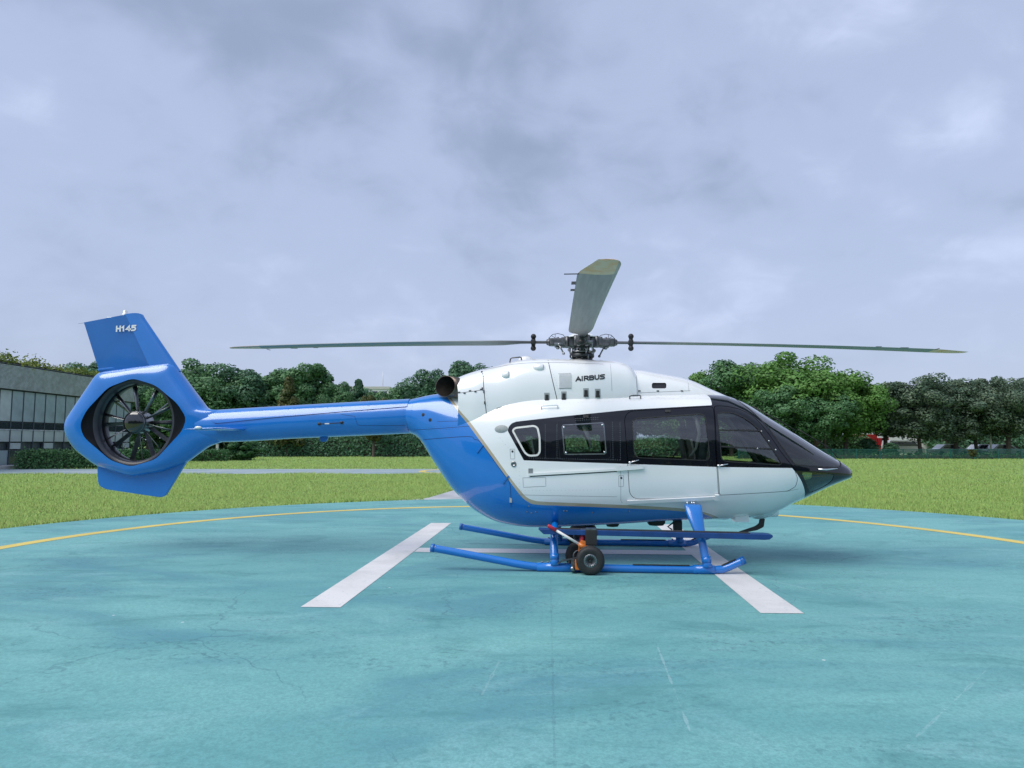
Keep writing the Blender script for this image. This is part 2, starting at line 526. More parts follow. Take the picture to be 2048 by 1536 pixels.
def marking_material(name, col, under):
    m = bpy.data.materials.new(name)
    N, L = nodes_of(m); b = N['Principled BSDF']
    v = ocoord(N, L)
    grime = ramp2(N, L, noise(N, L, .9, 6, .65, v, .8), .40, .72)
    chips = ramp2(N, L, noise(N, L, 16, 6, .75, v), .58, .70)
    grit = noise(N, L, 60, 2, .6, v)
    c = mixc(N, L, mth(N, L, 'MULTIPLY', grime, .5), col, tuple(x * .62 for x in col))
    c = mixc(N, L, mth(N, L, 'MULTIPLY', chips, .65), c, under)
    c = mixc(N, L, mth(N, L, 'MULTIPLY', ramp2(N, L, grit, .4, .7), .14), c, tuple(x * .5 for x in col))
    L.new(c, b.inputs['Base Color']); b.inputs['Roughness'].default_value = .6
    return m


PAINT, STAIN, PALE = (.125, .350, .358), (.066, .220, .290), (.225, .46, .475)
M['grass_ground'] = grass_ground_material()
M['pad'] = pad_material('turquoise_painted_pad', PAINT, STAIN, PALE)
M['pad_far'] = pad_material('pale_blue_painted_concrete', (.27, .36, .40), (.20, .30, .36), (.34, .42, .45), cracks=False)
M['mark_white'] = marking_material('white_pad_marking', (.68, .675, .665), (.16, .36, .40))
M['mark_yellow'] = marking_material('yellow_pad_marking', (.66, .52, .12), (.2, .36, .34))

sheet('ground', [(-700, -700), (700, -700), (700, 900), (-700, 900)], 0.0, M['grass_ground'])


def circle(c, r, n=128, a0=0, a1=360): return [(c[0] + r * math.cos(R(a0 + (a1 - a0) * i / n)), c[1] + r * math.sin(R(a0 + (a1 - a0) * i / n))) for i in range(n)]


def ring(name, c, r0, r1, z, m, n=160):
    mb = MB(); vs = []; fs = []
    for i in range(n):
        a = 2 * math.pi * i / n
        vs += [(c[0] + r0 * math.cos(a), c[1] + r0 * math.sin(a), z), (c[0] + r1 * math.cos(a), c[1] + r1 * math.sin(a), z)]
    for i in range(n):
        j = (i + 1) % n
        fs.append((2 * i, 2 * i + 1, 2 * j + 1, 2 * j))
    mb.face_list(vs, fs)
    o = mb.build(name, m)
    if o.data.polygons[0].normal.z < 0: o.data.flip_normals()
    o['kind'] = 'structure'
    return o


PADC, PADR = (.912, 10.04), 11.6
sheet('cross_path', [(-90, 38.6), (6, 38.6), (6, 45.6), (-90, 45.6)], .004, M['pad_far'])
sheet('taxiway', [(-4.0, 20.2), (-2.55, 21.9), (-1.9, 26.5), (-1.9, 38.8), (3.6, 38.8), (3.6, 26.5), (4.4, 21.2), (4.4, 20.2)], .008, M['concrete'])
sheet('helipad', circle(PADC, PADR), .012, M['pad'])
ring('yellow_pad_circle', (.25, 10.5), 8.34, 8.62, .016, M['mark_yellow'])
ring('far_pad_circle', (-1.2, 42.3), 3.9, 4.3, .010, M['mark_yellow'])
hm = MB()
k = .0632
L0, R0 = (-2.16, 7.42), (2.46, 7.14)
def hp(x, y): return (x, y, .016)
quads = [[(-2.16, 7.42), (-1.75, 7.40), (-1.27, 15.00), (-1.69, 15.02)], [(2.45, 7.16), (2.87, 7.14), (3.35, 14.76), (2.94, 14.78)],
         [(-1.505, 11.08), (2.684, 10.80), (2.712, 11.22), (-1.478, 11.50)]]
for q in quads: hm.face_list([hp(*p) for p in q], [(0, 1, 2, 3)])
ho = hm.build('white_landing_mark', M['mark_white']); ho['kind'] = 'structure'
for p in ho.data.polygons:
    if p.normal.z < 0: p.flip()
# ---------------------------------------------------------------- body sections (metres; u forward, v left, w up)
def pchip(xs, ys, x):
    xs = np.asarray(xs, float); ys = np.asarray(ys, float); x = np.clip(np.asarray(x, float), xs[0], xs[-1])
    h = np.diff(xs); d = np.diff(ys) / h
    m = np.zeros_like(ys)
    m[0], m[-1] = d[0], d[-1]
    for i in range(1, len(xs) - 1):
        if d[i - 1] * d[i] > 0:
            a, b = 2 * h[i] + h[i - 1], h[i] + 2 * h[i - 1]
            m[i] = (a + b) / (a / d[i - 1] + b / d[i])
    k = np.clip(np.searchsorted(xs, x, side='right') - 1, 0, len(xs) - 2)
    t = (x - xs[k]) / h[k]
    return ((2*t**3 - 3*t**2 + 1) * ys[k] + (t**3 - 2*t**2 + t) * h[k] * m[k]
            + (-2*t**3 + 3*t**2) * ys[k + 1] + (t**3 - t**2) * h[k] * m[k + 1])

POD = dict(
    zt=[(-2.62, 2.33), (-2.2, 2.41), (-1.9, 2.43), (-1.5, 2.42), (-1.0, 2.40), (0, 2.375), (1.2, 2.375), (1.7, 2.375), (2.0, 2.36), (2.231, 2.293), (2.653, 2.05), (3.0, 1.83), (3.413, 1.560), (3.686, 1.392), (3.77, 1.325), (3.805, 1.278), (3.815, 1.225)],
    zb=[(-2.62, 1.83), (-2.5, 1.77), (-2.2, 1.345), (-1.9, 0.945), (-1.57, 0.66), (-1.2, 0.50), (-0.77, 0.447), (0.235, 0.49), (1.5, 0.575), (2.3, 0.60), (2.55, 0.63), (2.75, 0.70), (2.915, 0.785), (3.09, 0.865), (3.521, 1.065), (3.70, 1.135), (3.78, 1.165), (3.808, 1.19), (3.815, 1.215)],
    W=[(-2.62, .255), (-2.4, .33), (-2.2, .42), (-1.9, .56), (-1.5, .715), (-1.0, .825), (-.5, .87), (0, .88), (1.5, .88), (2.0, .865), (2.5, .80), (3.0, .665), (3.4, .475), (3.65, .325), (3.76, .22), (3.80, .13), (3.815, .012)],
    zm=[(-2.62, 2.08), (-2.2, 1.95), (-1.9, 1.72), (-1.5, 1.5), (-1.0, 1.4), (0, 1.36), (2.0, 1.33), (2.6, 1.3), (3.0, 1.28), (3.5, 1.25), (3.815, 1.22)],
    nu=[(-2.62, 2.1), (-2.0, 2.3), (-1.4, 2.7), (-0.8, 3.4), (0, 3.7), (1.6, 3.6), (2.2, 2.8), (2.8, 2.3), (3.815, 2.1)],
    nl=[(-2.62, 2.1), (-2.0, 2.2), (-1.2, 2.6), (-.4, 2.9), (1.5, 2.9), (2.2, 2.5), (2.9, 2.2), (3.815, 2.1)])
COWL = dict(
    zt=[(-1.98, 2.50), (-1.9, 2.60), (-1.8, 2.66), (-1.205, 2.84), (-.9, 2.915), (-.63, 2.93), (0, 2.907), (.45, 2.885), (.6, 2.855), (.7, 2.80), (.76, 2.72)],
    zb=[(-1.98, 1.7), (-1.4, 1.6), (.76, 1.7)],
    W=[(-1.98, .575), (-1.75, .62), (-1.46, .655), (-1.0, .65), (-.55, .63), (0, .62), (.4, .61), (.65, .58), (.76, .55)],
    zm=[(-1.98, 2.15), (-1.4, 2.15), (-.5, 2.3), (.76, 2.3)],
    nu=[(-1.98, 3.8), (-1.7, 3.4), (-1.2, 2.8), (0, 2.8), (.76, 2.8)],
    nl=[(-1.98, 3), (.76, 3)])
FAIR = dict(
    zt=[(.66, 2.755), (.8, 2.75), (1.1, 2.70), (1.48, 2.625), (1.875, 2.455), (2.231, 2.291), (2.42, 2.18)],
    zb=[(.66, 1.9), (2.42, 2.0)],
    W=[(.66, .52), (1.0, .50), (1.5, .45), (2.0, .34), (2.42, .12)],
    zm=[(.66, 2.28), (1.5, 2.28), (2.42, 2.09)],
    nu=[(.66, 2.6), (2.42, 2.2)], nl=[(.66, 2.5), (2.42, 2.2)])
BOOM = dict(
    zt=[(-6.35, 2.13), (-5.715, 2.172), (-4.347, 2.245), (-2.618, 2.33), (-2.3, 2.345)],
    zb=[(-6.35, 1.72), (-5.616, 1.685), (-4.335, 1.742), (-2.612, 1.815), (-2.3, 1.83)],
    W=[(-6.35, .19), (-5.6, .215), (-4.3, .235), (-2.6, .255), (-2.3, .255)],
    zm=[(-6.35, 1.925), (-5.6, 1.93), (-4.3, 1.99), (-2.6, 2.07), (-2.3, 2.085)],
    nu=[(-6.35, 2.1), (-2.3, 2.1)], nl=[(-6.35, 2.1), (-2.3, 2.1)])

def sec(B, u):
    return {k: pchip([p[0] for p in v], [p[1] for p in v], u) for k, v in B.items()}

def half(B, u, w):
    s = sec(B, u)
    up = w >= s['zm']
    n = np.where(up, s['nu'], s['nl'])
    t = np.where(up, (w - s['zm']) / (s['zt'] - s['zm']), (s['zm'] - w) / (s['zm'] - s['zb']))
    return s['W'] * np.power(np.clip(1 - np.power(np.clip(t, 0, 1), n), 0, 1), 1 / n)
# outlines on the helicopter's skin, metres (u forward, w up)
TR = {
    'win_trap': [(-0.992, 1.848), (-0.943, 1.892), (-0.672, 1.921), (-0.615, 1.89), (-0.584, 1.751), (-0.582, 1.542), (-0.619, 1.49), (-0.751, 1.483), (-0.812, 1.528)],
    'win_square': [(-0.297, 1.923), (0.286, 1.956), (0.317, 1.516), (-0.264, 1.508)],
    'win_door': [(0.653, 2.007), (1.653, 2.075), (1.696, 1.43), (0.683, 1.469)],
    'win_cockpit': [(1.805, 2.064), (1.89, 2.094), (2.012, 2.092), (2.105, 2.062), (2.196, 2.016), (2.285, 1.952), (2.371, 1.869), (2.453, 1.753), (2.523, 1.634), (2.595, 1.516), (2.662, 1.392), (2.634, 1.37), (1.889, 1.42), (1.836, 1.458)],
    'band': [(-1.043, 1.839), (-0.997, 1.932), (-0.922, 1.965), (-0.269, 2.039), (0.644, 2.129), (1.738, 2.18), (1.691, 1.356), (0.425, 1.394), (-0.817, 1.433)],
    'door_slide': [(0.554, 2.094), (1.833, 2.19), (1.78, 1.356), (1.809, 0.92), (0.597, 0.913)],
    'door_cockpit': [(1.732, 2.167), (1.864, 2.181), (1.999, 2.168), (2.137, 2.14), (2.23, 2.099), (2.321, 2.045), (2.415, 1.94), (2.505, 1.806), (2.584, 1.674), (2.654, 1.555), (2.742, 1.438), (2.82, 1.346), (2.87, 1.214), (2.874, 1.168), (2.852, 1.082), (2.744, 1.023), (2.334, 1.001), (1.813, 0.971)],
    'white_front': [(2.795, 1.313), (2.864, 1.254), (2.919, 1.17), (2.964, 1.084), (3.0, 1.013), (3.058, 0.926), (3.116, 0.816)],
    'roof_front': [(1.726, 2.336), (1.75, 2.309), (1.755, 2.257), (1.755, 2.199)],
    'gold_out': [(-1.988, 2.344), (-1.961, 2.315), (-1.773, 2.105), (-1.603, 1.906), (-1.338, 1.567), (-1.086, 1.236), (-0.959, 1.068), (-0.853, 0.934), (-0.763, 0.863), (-0.638, 0.825), (-0.156, 0.81), (0.551, 0.783), (1.101, 0.761), (1.594, 0.71), (1.783, 0.631)],
    'gold_in': [(-1.939, 2.343), (-1.91, 2.314), (-1.723, 2.104), (-1.545, 1.905), (-1.272, 1.549), (-1.013, 1.201), (-0.887, 1.042), (-0.78, 0.926), (-0.673, 0.883), (-0.583, 0.871), (-0.156, 0.855), (0.55, 0.831), (1.097, 0.804), (1.422, 0.774), (1.667, 0.721), (1.891, 0.629)],
    'wind_pillar': [(1.74, 2.209), (1.918, 2.231), (2.245, 2.181), (2.403, 2.008), (2.517, 1.86), (2.625, 1.66), (2.745, 1.477), (2.805, 1.333)],
    'wind_bottom': [(2.806, 1.346), (3.019, 1.331), (3.322, 1.307), (3.507, 1.303)],
    'wind_front': [(3.417, 1.729), (3.549, 1.616), (3.64, 1.49), (3.549, 1.375), (3.507, 1.303)],
    'chin': [(2.93, 1.279), (3.164, 1.266), (3.442, 1.242), (3.414, 1.142), (3.286, 1.051), (3.1, 0.987), (3.029, 1.078)],
    'rail_mid': [(-0.752, 1.239), (0.451, 1.312), (0.793, 1.347)],
    'rail_low': [(0.584, 0.879), (1.159, 0.91), (1.794, 0.947)],
    'panel_rear': [(-2.487, 1.708), (-1.658, 1.762), (-1.521, 1.721), (-1.424, 1.667), (-1.123, 1.272), (-1.014, 1.112), (-1.004, 0.783)],
    'hatch_a': [(-0.831, 1.194), (-0.515, 1.202), (-0.514, 1.082), (-0.823, 1.064)],
    'hatch_b': [(-1.009, 1.586), (-0.943, 1.586), (-0.943, 1.452), (-1.002, 1.452)],
    'hatch_c': [(0.474, 1.228), (0.54, 1.229), (0.534, 1.085), (0.473, 1.084)],
    'cap': [(-0.958, 1.381)],
    'vent': [(-1.135, 1.866)],
    'sq_black': [(-0.755, 1.323), (-0.692, 1.324), (-0.692, 1.258), (-0.75, 1.254)],
    'lamp': [(2.193, 0.653)],
    'handles': [(-0.573, 2.156), (-0.346, 2.154), (0.637, 2.271), (0.799, 2.271)],
    'latches': [(0.621, 1.404), (0.744, 1.439), (0.625, 1.411), (0.741, 1.444), (1.797, 1.364), (1.92, 1.389)],
    'hinge': [(0.013, 2.024), (0.067, 2.042), (1.151, 2.091)],
    'c_exh': [(-1.905, 2.694), (-1.759, 2.426)],
    'c_seam1': [(-1.486, 2.811), (-1.421, 2.625), (-1.399, 2.421), (-1.371, 2.176), (-1.349, 1.968)],
    'c_seam2': [(-0.494, 2.867), (-0.426, 2.563), (-0.35, 2.236)],
    'c_seam_top': [(-1.44, 2.743), (-1.118, 2.796), (-0.816, 2.823), (-0.492, 2.83), (-0.176, 2.823)],
    'c_grille': [(-0.347, 2.66), (-0.162, 2.67), (-0.155, 2.432), (-0.334, 2.426)],
    'c_text': [(-0.09, 2.533), (0.24, 2.561), (0.232, 2.616)],
    'c_latch': [(-1.167, 2.071), (-0.504, 2.272), (-0.265, 2.289), (0.046, 2.334), (0.21, 2.324)],
    'c_scoop': [(-1.083, 2.648), (-0.609, 2.755)],
    'c_gold_out': [(-1.938, 2.327), (-1.917, 2.3), (-1.759, 2.102), (-1.608, 1.906)],
    'f_hole': [(0.982, 2.524), (1.189, 2.525), (1.182, 2.441), (0.977, 2.441)],
    'b_handle': [(-3.946, 1.957), (-3.598, 1.976)],
    'b_cover': [(-5.744, 2.104), (-5.6, 1.967), (-4.628, 2.06), (-3.596, 2.144), (-2.606, 2.215)],
    'p_dots': [(-2.335, 2.086), (-2.22, 2.007)],
}

# ------------------------------------------------------------------ surface tools
def poly_sd(poly, x, y):
    """Signed distance to a closed outline, positive inside."""
    x = np.asarray(x, float); y = np.asarray(y, float)
    d2 = np.full(x.shape, 1e9); inside = np.zeros(x.shape, bool)
    n = len(poly)
    for i in range(n):
        (ax, ay), (bx, by) = poly[i], poly[(i + 1) % n]
        ex, ey = bx - ax, by - ay
        l2 = ex * ex + ey * ey
        if l2 < 1e-12: continue
        t = np.clip(((x - ax) * ex + (y - ay) * ey) / l2, 0, 1)
        d2 = np.minimum(d2, (x - ax - t * ex) ** 2 + (y - ay - t * ey) ** 2)
        if ay != by:
            c = (ay > y) != (by > y)
            inside ^= c & (x < ex * (y - ay) / (by - ay) + ax)
    return np.where(inside, 1, -1) * np.sqrt(d2)


def round_poly(pts, r, n=6):
    """Fillet every corner of an outline."""
    out = []
    m = len(pts)
    for i in range(m):
        p = Vector(pts[i]); a = Vector(pts[i - 1]); b = Vector(pts[(i + 1) % m])
        da, db = (a - p), (b - p)
        ra = r[i] if isinstance(r, (list, tuple)) else r
        k = min(ra, da.length * .48, db.length * .48)
        s, e = p + da.normalized() * k, p + db.normalized() * k
        for j in range(n + 1):
            t = j / n
            q = s * (1 - t) ** 2 + p * 2 * t * (1 - t) + e * t * t
            out.append((q.x, q.y))
    return out


def smooth_line(pts, n=6):
    """Catmull-Rom through open points."""
    P = [Vector(p) for p in pts]; out = []
    for i in range(len(P) - 1):
        p0, p1, p2, p3 = P[max(i - 1, 0)], P[i], P[i + 1], P[min(i + 2, len(P) - 1)]
        for j in range(n):
            t = j / n
            q = .5 * ((2 * p1) + (p2 - p0) * t + (2 * p0 - 5 * p1 + 4 * p2 - p3) * t * t + (3 * p1 - p0 - 3 * p2 + p3) * t ** 3)
            out.append(tuple(q))
    out.append(tuple(P[-1]))
    return out


def loft_half(B, us, nt, sgn):
    us = np.asarray(us, float)
    s = sec(B, us)
    th = np.linspace(-np.pi / 2, np.pi / 2, 500)
    G = np.zeros((len(us), nt, 3))
    for i, u in enumerate(us):
        n = np.where(th < 0, s['nl'][i], s['nu'][i])
        y = s['W'][i] * np.abs(np.cos(th)) ** (2 / n)
        sn = np.sign(np.sin(th)) * np.abs(np.sin(th)) ** (2 / n)
        z = np.where(th < 0, s['zm'][i] + (s['zm'][i] - s['zb'][i]) * sn, s['zm'][i] + (s['zt'][i] - s['zm'][i]) * sn)
        y[0] = y[-1] = 0
        L = np.r_[0, np.cumsum(np.hypot(np.diff(y), np.diff(z)))]
        q = np.linspace(0, L[-1], nt)
        G[i, :, 0] = u; G[i, :, 1] = np.interp(q, L, y); G[i, :, 2] = np.interp(q, L, z)
    du = np.gradient(G, axis=0); dt = np.gradient(G, axis=1)
    Nn = np.cross(du, dt)
    Nn[:, 0, 1] = 0; Nn[:, -1, 1] = 0
    Nn /= np.maximum(np.linalg.norm(Nn, axis=2, keepdims=True), 1e-9)
    zmid = s['zm'][:, None]
    flip = np.sum(Nn * np.stack([np.zeros_like(G[..., 1]), G[..., 1], G[..., 2] - zmid], -1), -1) < 0
    Nn[flip] *= -1
    G[..., 1] *= sgn; Nn[..., 1] *= sgn
    nu = len(us)
    idx = np.arange(nu * nt).reshape(nu, nt)
    a, b, c, d = idx[:-1, :-1].ravel(), idx[1:, :-1].ravel(), idx[1:, 1:].ravel(), idx[:-1, 1:].ravel()
    T = np.r_[np.c_[a, b, c], np.c_[a, c, d]]
    if sgn > 0: T = T[:, ::-1]
    return G.reshape(-1, 3), Nn.reshape(-1, 3), T


def join(*S):
    V, Nn, T, o = [], [], [], 0
    for v, n, t in S:
        V.append(v); Nn.append(n); T.append(t + o); o += len(v)
    return np.concatenate(V), np.concatenate(Nn), np.concatenate(T)


def clip(S, fn):
    """Keep the part of a triangle surface where fn(points) > 0; borders are cut exactly."""
    V, Nn, T = S
    f = fn(V); f = np.where(np.abs(f) < 1e-7, 1e-7, f)
    pos = f > 0
    cnt = pos[T].sum(1)
    keep = [T[cnt == 3]]
    nv, nn = [V], [Nn]; o = len(V)
    for c in (1, 2):
        t = T[cnt == c]
        if len(t) == 0: continue
        odd = np.argmax(pos[t] if c == 1 else ~pos[t], axis=1)
        r = np.arange(len(t))
        a, b, d = t[r, odd], t[r, (odd + 1) % 3], t[r, (odd + 2) % 3]
        for (p, q) in ((a, b), (a, d)):
            k = (f[p] / (f[p] - f[q]))[:, None]
            nv.append(V[p] + (V[q] - V[p]) * k)
            x = Nn[p] + (Nn[q] - Nn[p]) * k
            nn.append(x / np.maximum(np.linalg.norm(x, axis=1, keepdims=True), 1e-9))
        m = len(t); ab = o + r; ad = o + m + r; o += 2 * m
        if c == 1: keep.append(np.c_[a, ab, ad])
        else: keep += [np.c_[ab, b, d], np.c_[ab, d, ad]]
    T2 = np.concatenate(keep); V2 = np.concatenate(nv); N2 = np.concatenate(nn)
    used, inv = np.unique(T2.ravel(), return_inverse=True)
    return V2[used], N2[used], inv.reshape(-1, 3)


def offset(S, d): return S[0] + S[1] * d, S[1], S[2]


def region(poly, grow=0.): return lambda P: poly_sd(poly, P[:, 0], P[:, 2]) + grow
def outside(poly, grow=0.): return lambda P: -poly_sd(poly, P[:, 0], P[:, 2]) - grow


def surf_pt(B, u, w, sgn, off=0.):
    """A point of a body's side at (u, w), with its outward normal."""
    e = .004
    h = lambda a, b: float(half(B, np.float64(a), np.float64(b)))
    v = h(u, w)
    gu = (h(u + e, w) - h(u - e, w)) / (2 * e); gw = (h(u, w + e) - h(u, w - e)) / (2 * e)
    n = Vector((-gu, 1, -gw)).normalized()
    p = Vector((u, v, w)) + n * off
    return Vector((p.x, p.y * sgn, p.z)), Vector((n.x, n.y * sgn, n.z))


def ribbon(B, pts, width, sgn, name, m, parent, off=.0012, step=.04, closed=False, thick=0.):
    """A thin strip that follows a body's side along a (u, w) line."""
    pts = [Vector(p) for p in pts]
    if closed: pts.append(pts[0])
    line = []
    for a, b in zip(pts[:-1], pts[1:]):
        k = max(1, int((b - a).length / step))
        line += [a + (b - a) * (i / k) for i in range(k)]
    line.append(pts[-1])
    vs, fs = [], []
    for i, p in enumerate(line):
        t = (line[min(i + 1, len(line) - 1)] - line[max(i - 1, 0)]).normalized()
        n2 = Vector((-t.y, t.x)) * width * .5
        for s in (1, -1):
            q = p + n2 * s
            vs.append(surf_pt(B, q.x, q.y, sgn, off)[0])
            if thick: vs.append(surf_pt(B, q.x, q.y, sgn, off + thick)[0])
    k = 4 if thick else 2
    for i in range(len(line) - 1):
        a, b = i * k, (i + 1) * k
        if thick:
            fs += [(a + 1, a + 3, b + 3, b + 1), (a, a + 1, b + 1, b), (a + 3, a + 2, b + 2, b + 3)]
        else: fs.append((a, a + 1, b + 1, b))
    if thick: fs += [(0, 2, 3, 1), tuple(len(vs) - 4 + j for j in (1, 3, 2, 0))]
    return MB().face_list(vs, fs).build(name, m, parent)


def on_side(B, u, w, sgn, off=0.):
    """Frame on a body's side: x along the body, y up the skin, z outwards."""
    p, n = surf_pt(B, u, w, sgn, off)
    x = Vector((1, 0, 0)); x = (x - n * x.dot(n)).normalized()
    y = n.cross(x)
    if y.z < 0: y = -y
    return p, Matrix((x, y, n)).transposed()


def arc(cx, cy, rx, ry, a0, a1, n=10): return [(cx + rx * math.cos(R(a0 + (a1 - a0) * i / n)), cy + ry * math.sin(R(a0 + (a1 - a0) * i / n))) for i in range(n + 1)]


GLYPHS = {  # pen strokes in a unit box
    'A': [[(0, 0), (.5, 1), (1, 0)], [(.32, .30), (1, .30)]], 'I': [[(.5, 0), (.5, 1)]],
    'R': [[(.1, 0), (.1, 1), (.6, 1)] + arc(.62, .73, .34, .27, 90, -90) + [(.35, .46)], [(.48, .46), (1, 0)]],
    'B': [[(.1, 0), (.1, 1), (.6, 1)] + arc(.62, .77, .30, .23, 90, -90) + [(.1, .54)], [(.1, 0), (.62, 0)] + arc(.64, .27, .34, .27, -90, 90)],
    'U': [[(.08, 1), (.08, .35)] + arc(.5, .36, .42, .36, 180, 360) + [(.92, 1)]],
    'S': [[(.95, 1), (.35, 1)] + arc(.36, .76, .29, .24, 90, 270) + arc(.62, .26, .32, .26, 90, -90) + [(.05, 0)]],
    'H': [[(.1, 0), (.1, 1)], [(.9, 0), (.9, 1)], [(.1, .52), (.9, .52)]], '1': [[(.18, .72), (.58, .97), (.58, 0)]],
    '4': [[(.74, 0), (.74, 1), (.05, .30), (1, .30)]],
    '5': [[(.92, 1), (.22, 1), (.16, .60), (.50, .63)] + arc(.5, .315, .42, .315, 85, -95) + [(.06, 0)]]}


def stroke_text(name, body, u0, w0, cw, ch, pen, sgn, m, parent, put, slope=0., space=.014, weight=1.0):
    """Lettering laid out from pen strokes of constant weight on a surface given by put(u, w)."""
    vs, fs, lift = [], [], 0
    x = 0
    widths = {'I': .35, '1': .72}
    total = sum(cw * widths.get(c, 1) + space for c in body) - space
    pw = pen * ch * .5
    for c in body:
        k = widths.get(c, 1)
        off = 0 if c != 'I' else -.325
        for line in GLYPHS[c]:
            P = [Vector((x + (p[0] + off) * cw * (1 if c == 'I' else k), p[1] * (ch - 2 * pw) + pw)) for p in line]
            for i in range(len(P)):
                a, b, d = P[max(i - 1, 0)], P[i], P[min(i + 1, len(P) - 1)]
                t1 = (b - a).normalized() if i > 0 else (d - b).normalized()
                t2 = (d - b).normalized() if i < len(P) - 1 else t1
                t = (t1 + t2)
                t = t.normalized() if t.length > 1e-6 else t1
                n = Vector((-t.y, t.x)) * pw / max(.5, abs(t.dot(t1)))
                for s in (1, -1):
                    q = b + n * s
                    if i == 0: q = q - t1 * pw * .98
                    if i == len(P) - 1: q = q + t1 * pw * .98
                    a_ = q.x if sgn < 0 else total - q.x
                    pt = put(u0 + a_, w0 + q.y + a_ * slope)
                    vs.append((pt[0], pt[1] + sgn * lift, pt[2]))
                if i: fs.append((len(vs) - 4, len(vs) - 3, len(vs) - 1, len(vs) - 2))
            lift += .0003
        x += cw * k + space
    return MB().face_list(vs, fs).build(name, m, parent)


# ------------------------------------------------------------------ the helicopter
HELI = empty('helicopter', (1.05, 10.6, .012), R(-5))
tag(HELI, 'blue and white twin-engine helicopter with a shrouded tail fan parked on the pad', 'helicopter')

win = {
    'trap': round_poly(TR['win_trap'], .05), 'square': round_poly(TR['win_square'], .035), 'door': round_poly(TR['win_door'], .09, 8),
    'cockpit': round_poly(TR['win_cockpit'], .05),
    'wind': round_poly([(2.16, 2.27), (2.30, 2.135), (2.42, 2.0), (2.53, 1.855), (2.645, 1.66), (2.765, 1.47), (2.84, 1.372), (3.02, 1.352), (3.32, 1.332),
                        (3.53, 1.325), (3.60, 1.36), (3.635, 1.45), (3.5, 1.8), (2.6, 2.5), (2.2, 2.6)], .04),
    'chin': round_poly(TR['chin'], .04)}
door_cabin = round_poly([(.557, 2.105), (1.775, 2.170), (1.765, 1.6), (1.785, 1.2), (1.80, .925), (.62, .915)], [.16, .05, .02, .02, .02, .14])
door_cockpit = round_poly([(1.785, 2.172)] + [p for p in TR['door_cockpit'][1:-1]] + [(1.812, .973), (1.797, 1.2), (1.777, 1.6)], .03)
go, gi = smooth_line(TR['gold_out']), smooth_line(TR['gold_in'])
blue_poly = [(-3.2, 3.2), (-2.12, 2.50)] + go + [(1.9, .2), (-3.2, .2)]
gold_poly = [(-2.07, 2.45)] + gi + go[::-1] + [(-2.12, 2.50)]
band_poly = [(-1.044, 1.839), (-1.03, 1.90), (-0.985, 1.945), (-0.923, 1.968)] + TR['band'][3:5] + [(1.80, 2.190), (1.80, 1.350), (.425, 1.394), (-.817, 1.433)]
front_poly = [(1.766, 1.3515), (1.766, 2.30), (1.752, 2.335), (1.72, 2.50), (4.2, 2.7), (4.2, .4), (3.12, .74), (3.075, .86), (3.03, .96), (2.985, 1.06),
              (2.93, 1.165), (2.872, 1.25), (2.80, 1.335)]


def livery(V):
    u, w = V[:, 0], V[:, 2]
    return {'blue': poly_sd(blue_poly, u, w), 'gold': poly_sd(gold_poly, u, w),
            'black': np.maximum(poly_sd(band_poly, u, w), poly_sd(front_poly, u, w))}


def skin_obj(name, S, parent, m='paint'):
    return np_mesh(name, S[0], S[2], M[m], parent, True, S[1], livery(S[0]) if m == 'paint' else None)


us = np.r_[np.linspace(-2.62, 3.45, 330), 3.815 - .36 * np.linspace(1, 0, 50)[:-1] ** 1.7, 3.815]
half_near, half_far = loft_half(POD, us, 120, -1), loft_half(POD, us, 120, 1)
WINS = [win[k] for k in ('trap', 'square', 'door', 'cockpit', 'chin')]
post = lambda P: np.abs(P[:, 1]) - .028
def wind_glass(P): return np.minimum(poly_sd(win['wind'], P[:, 0], P[:, 2]), post(P))

GAP = .0035
def shell(S, doors=True):
    for w in WINS: S = clip(S, outside(w))
    S = clip(S, lambda P: -wind_glass(P))
    if doors:
        for d in (door_cabin, door_cockpit): S = clip(S, outside(d, GAP))
    return S

body = join(shell(half_near), shell(half_far))
fuselage = skin_obj('fuselage', body, HELI)
lin = join(shell(offset(half_near, -.045), False), shell(offset(half_far, -.045), False))
lin = clip(lin, lambda P: 3.25 - P[:, 0])
lining = np_mesh('cabin_lining', lin[0], lin[2], M['liner'], HELI, True, -lin[1])

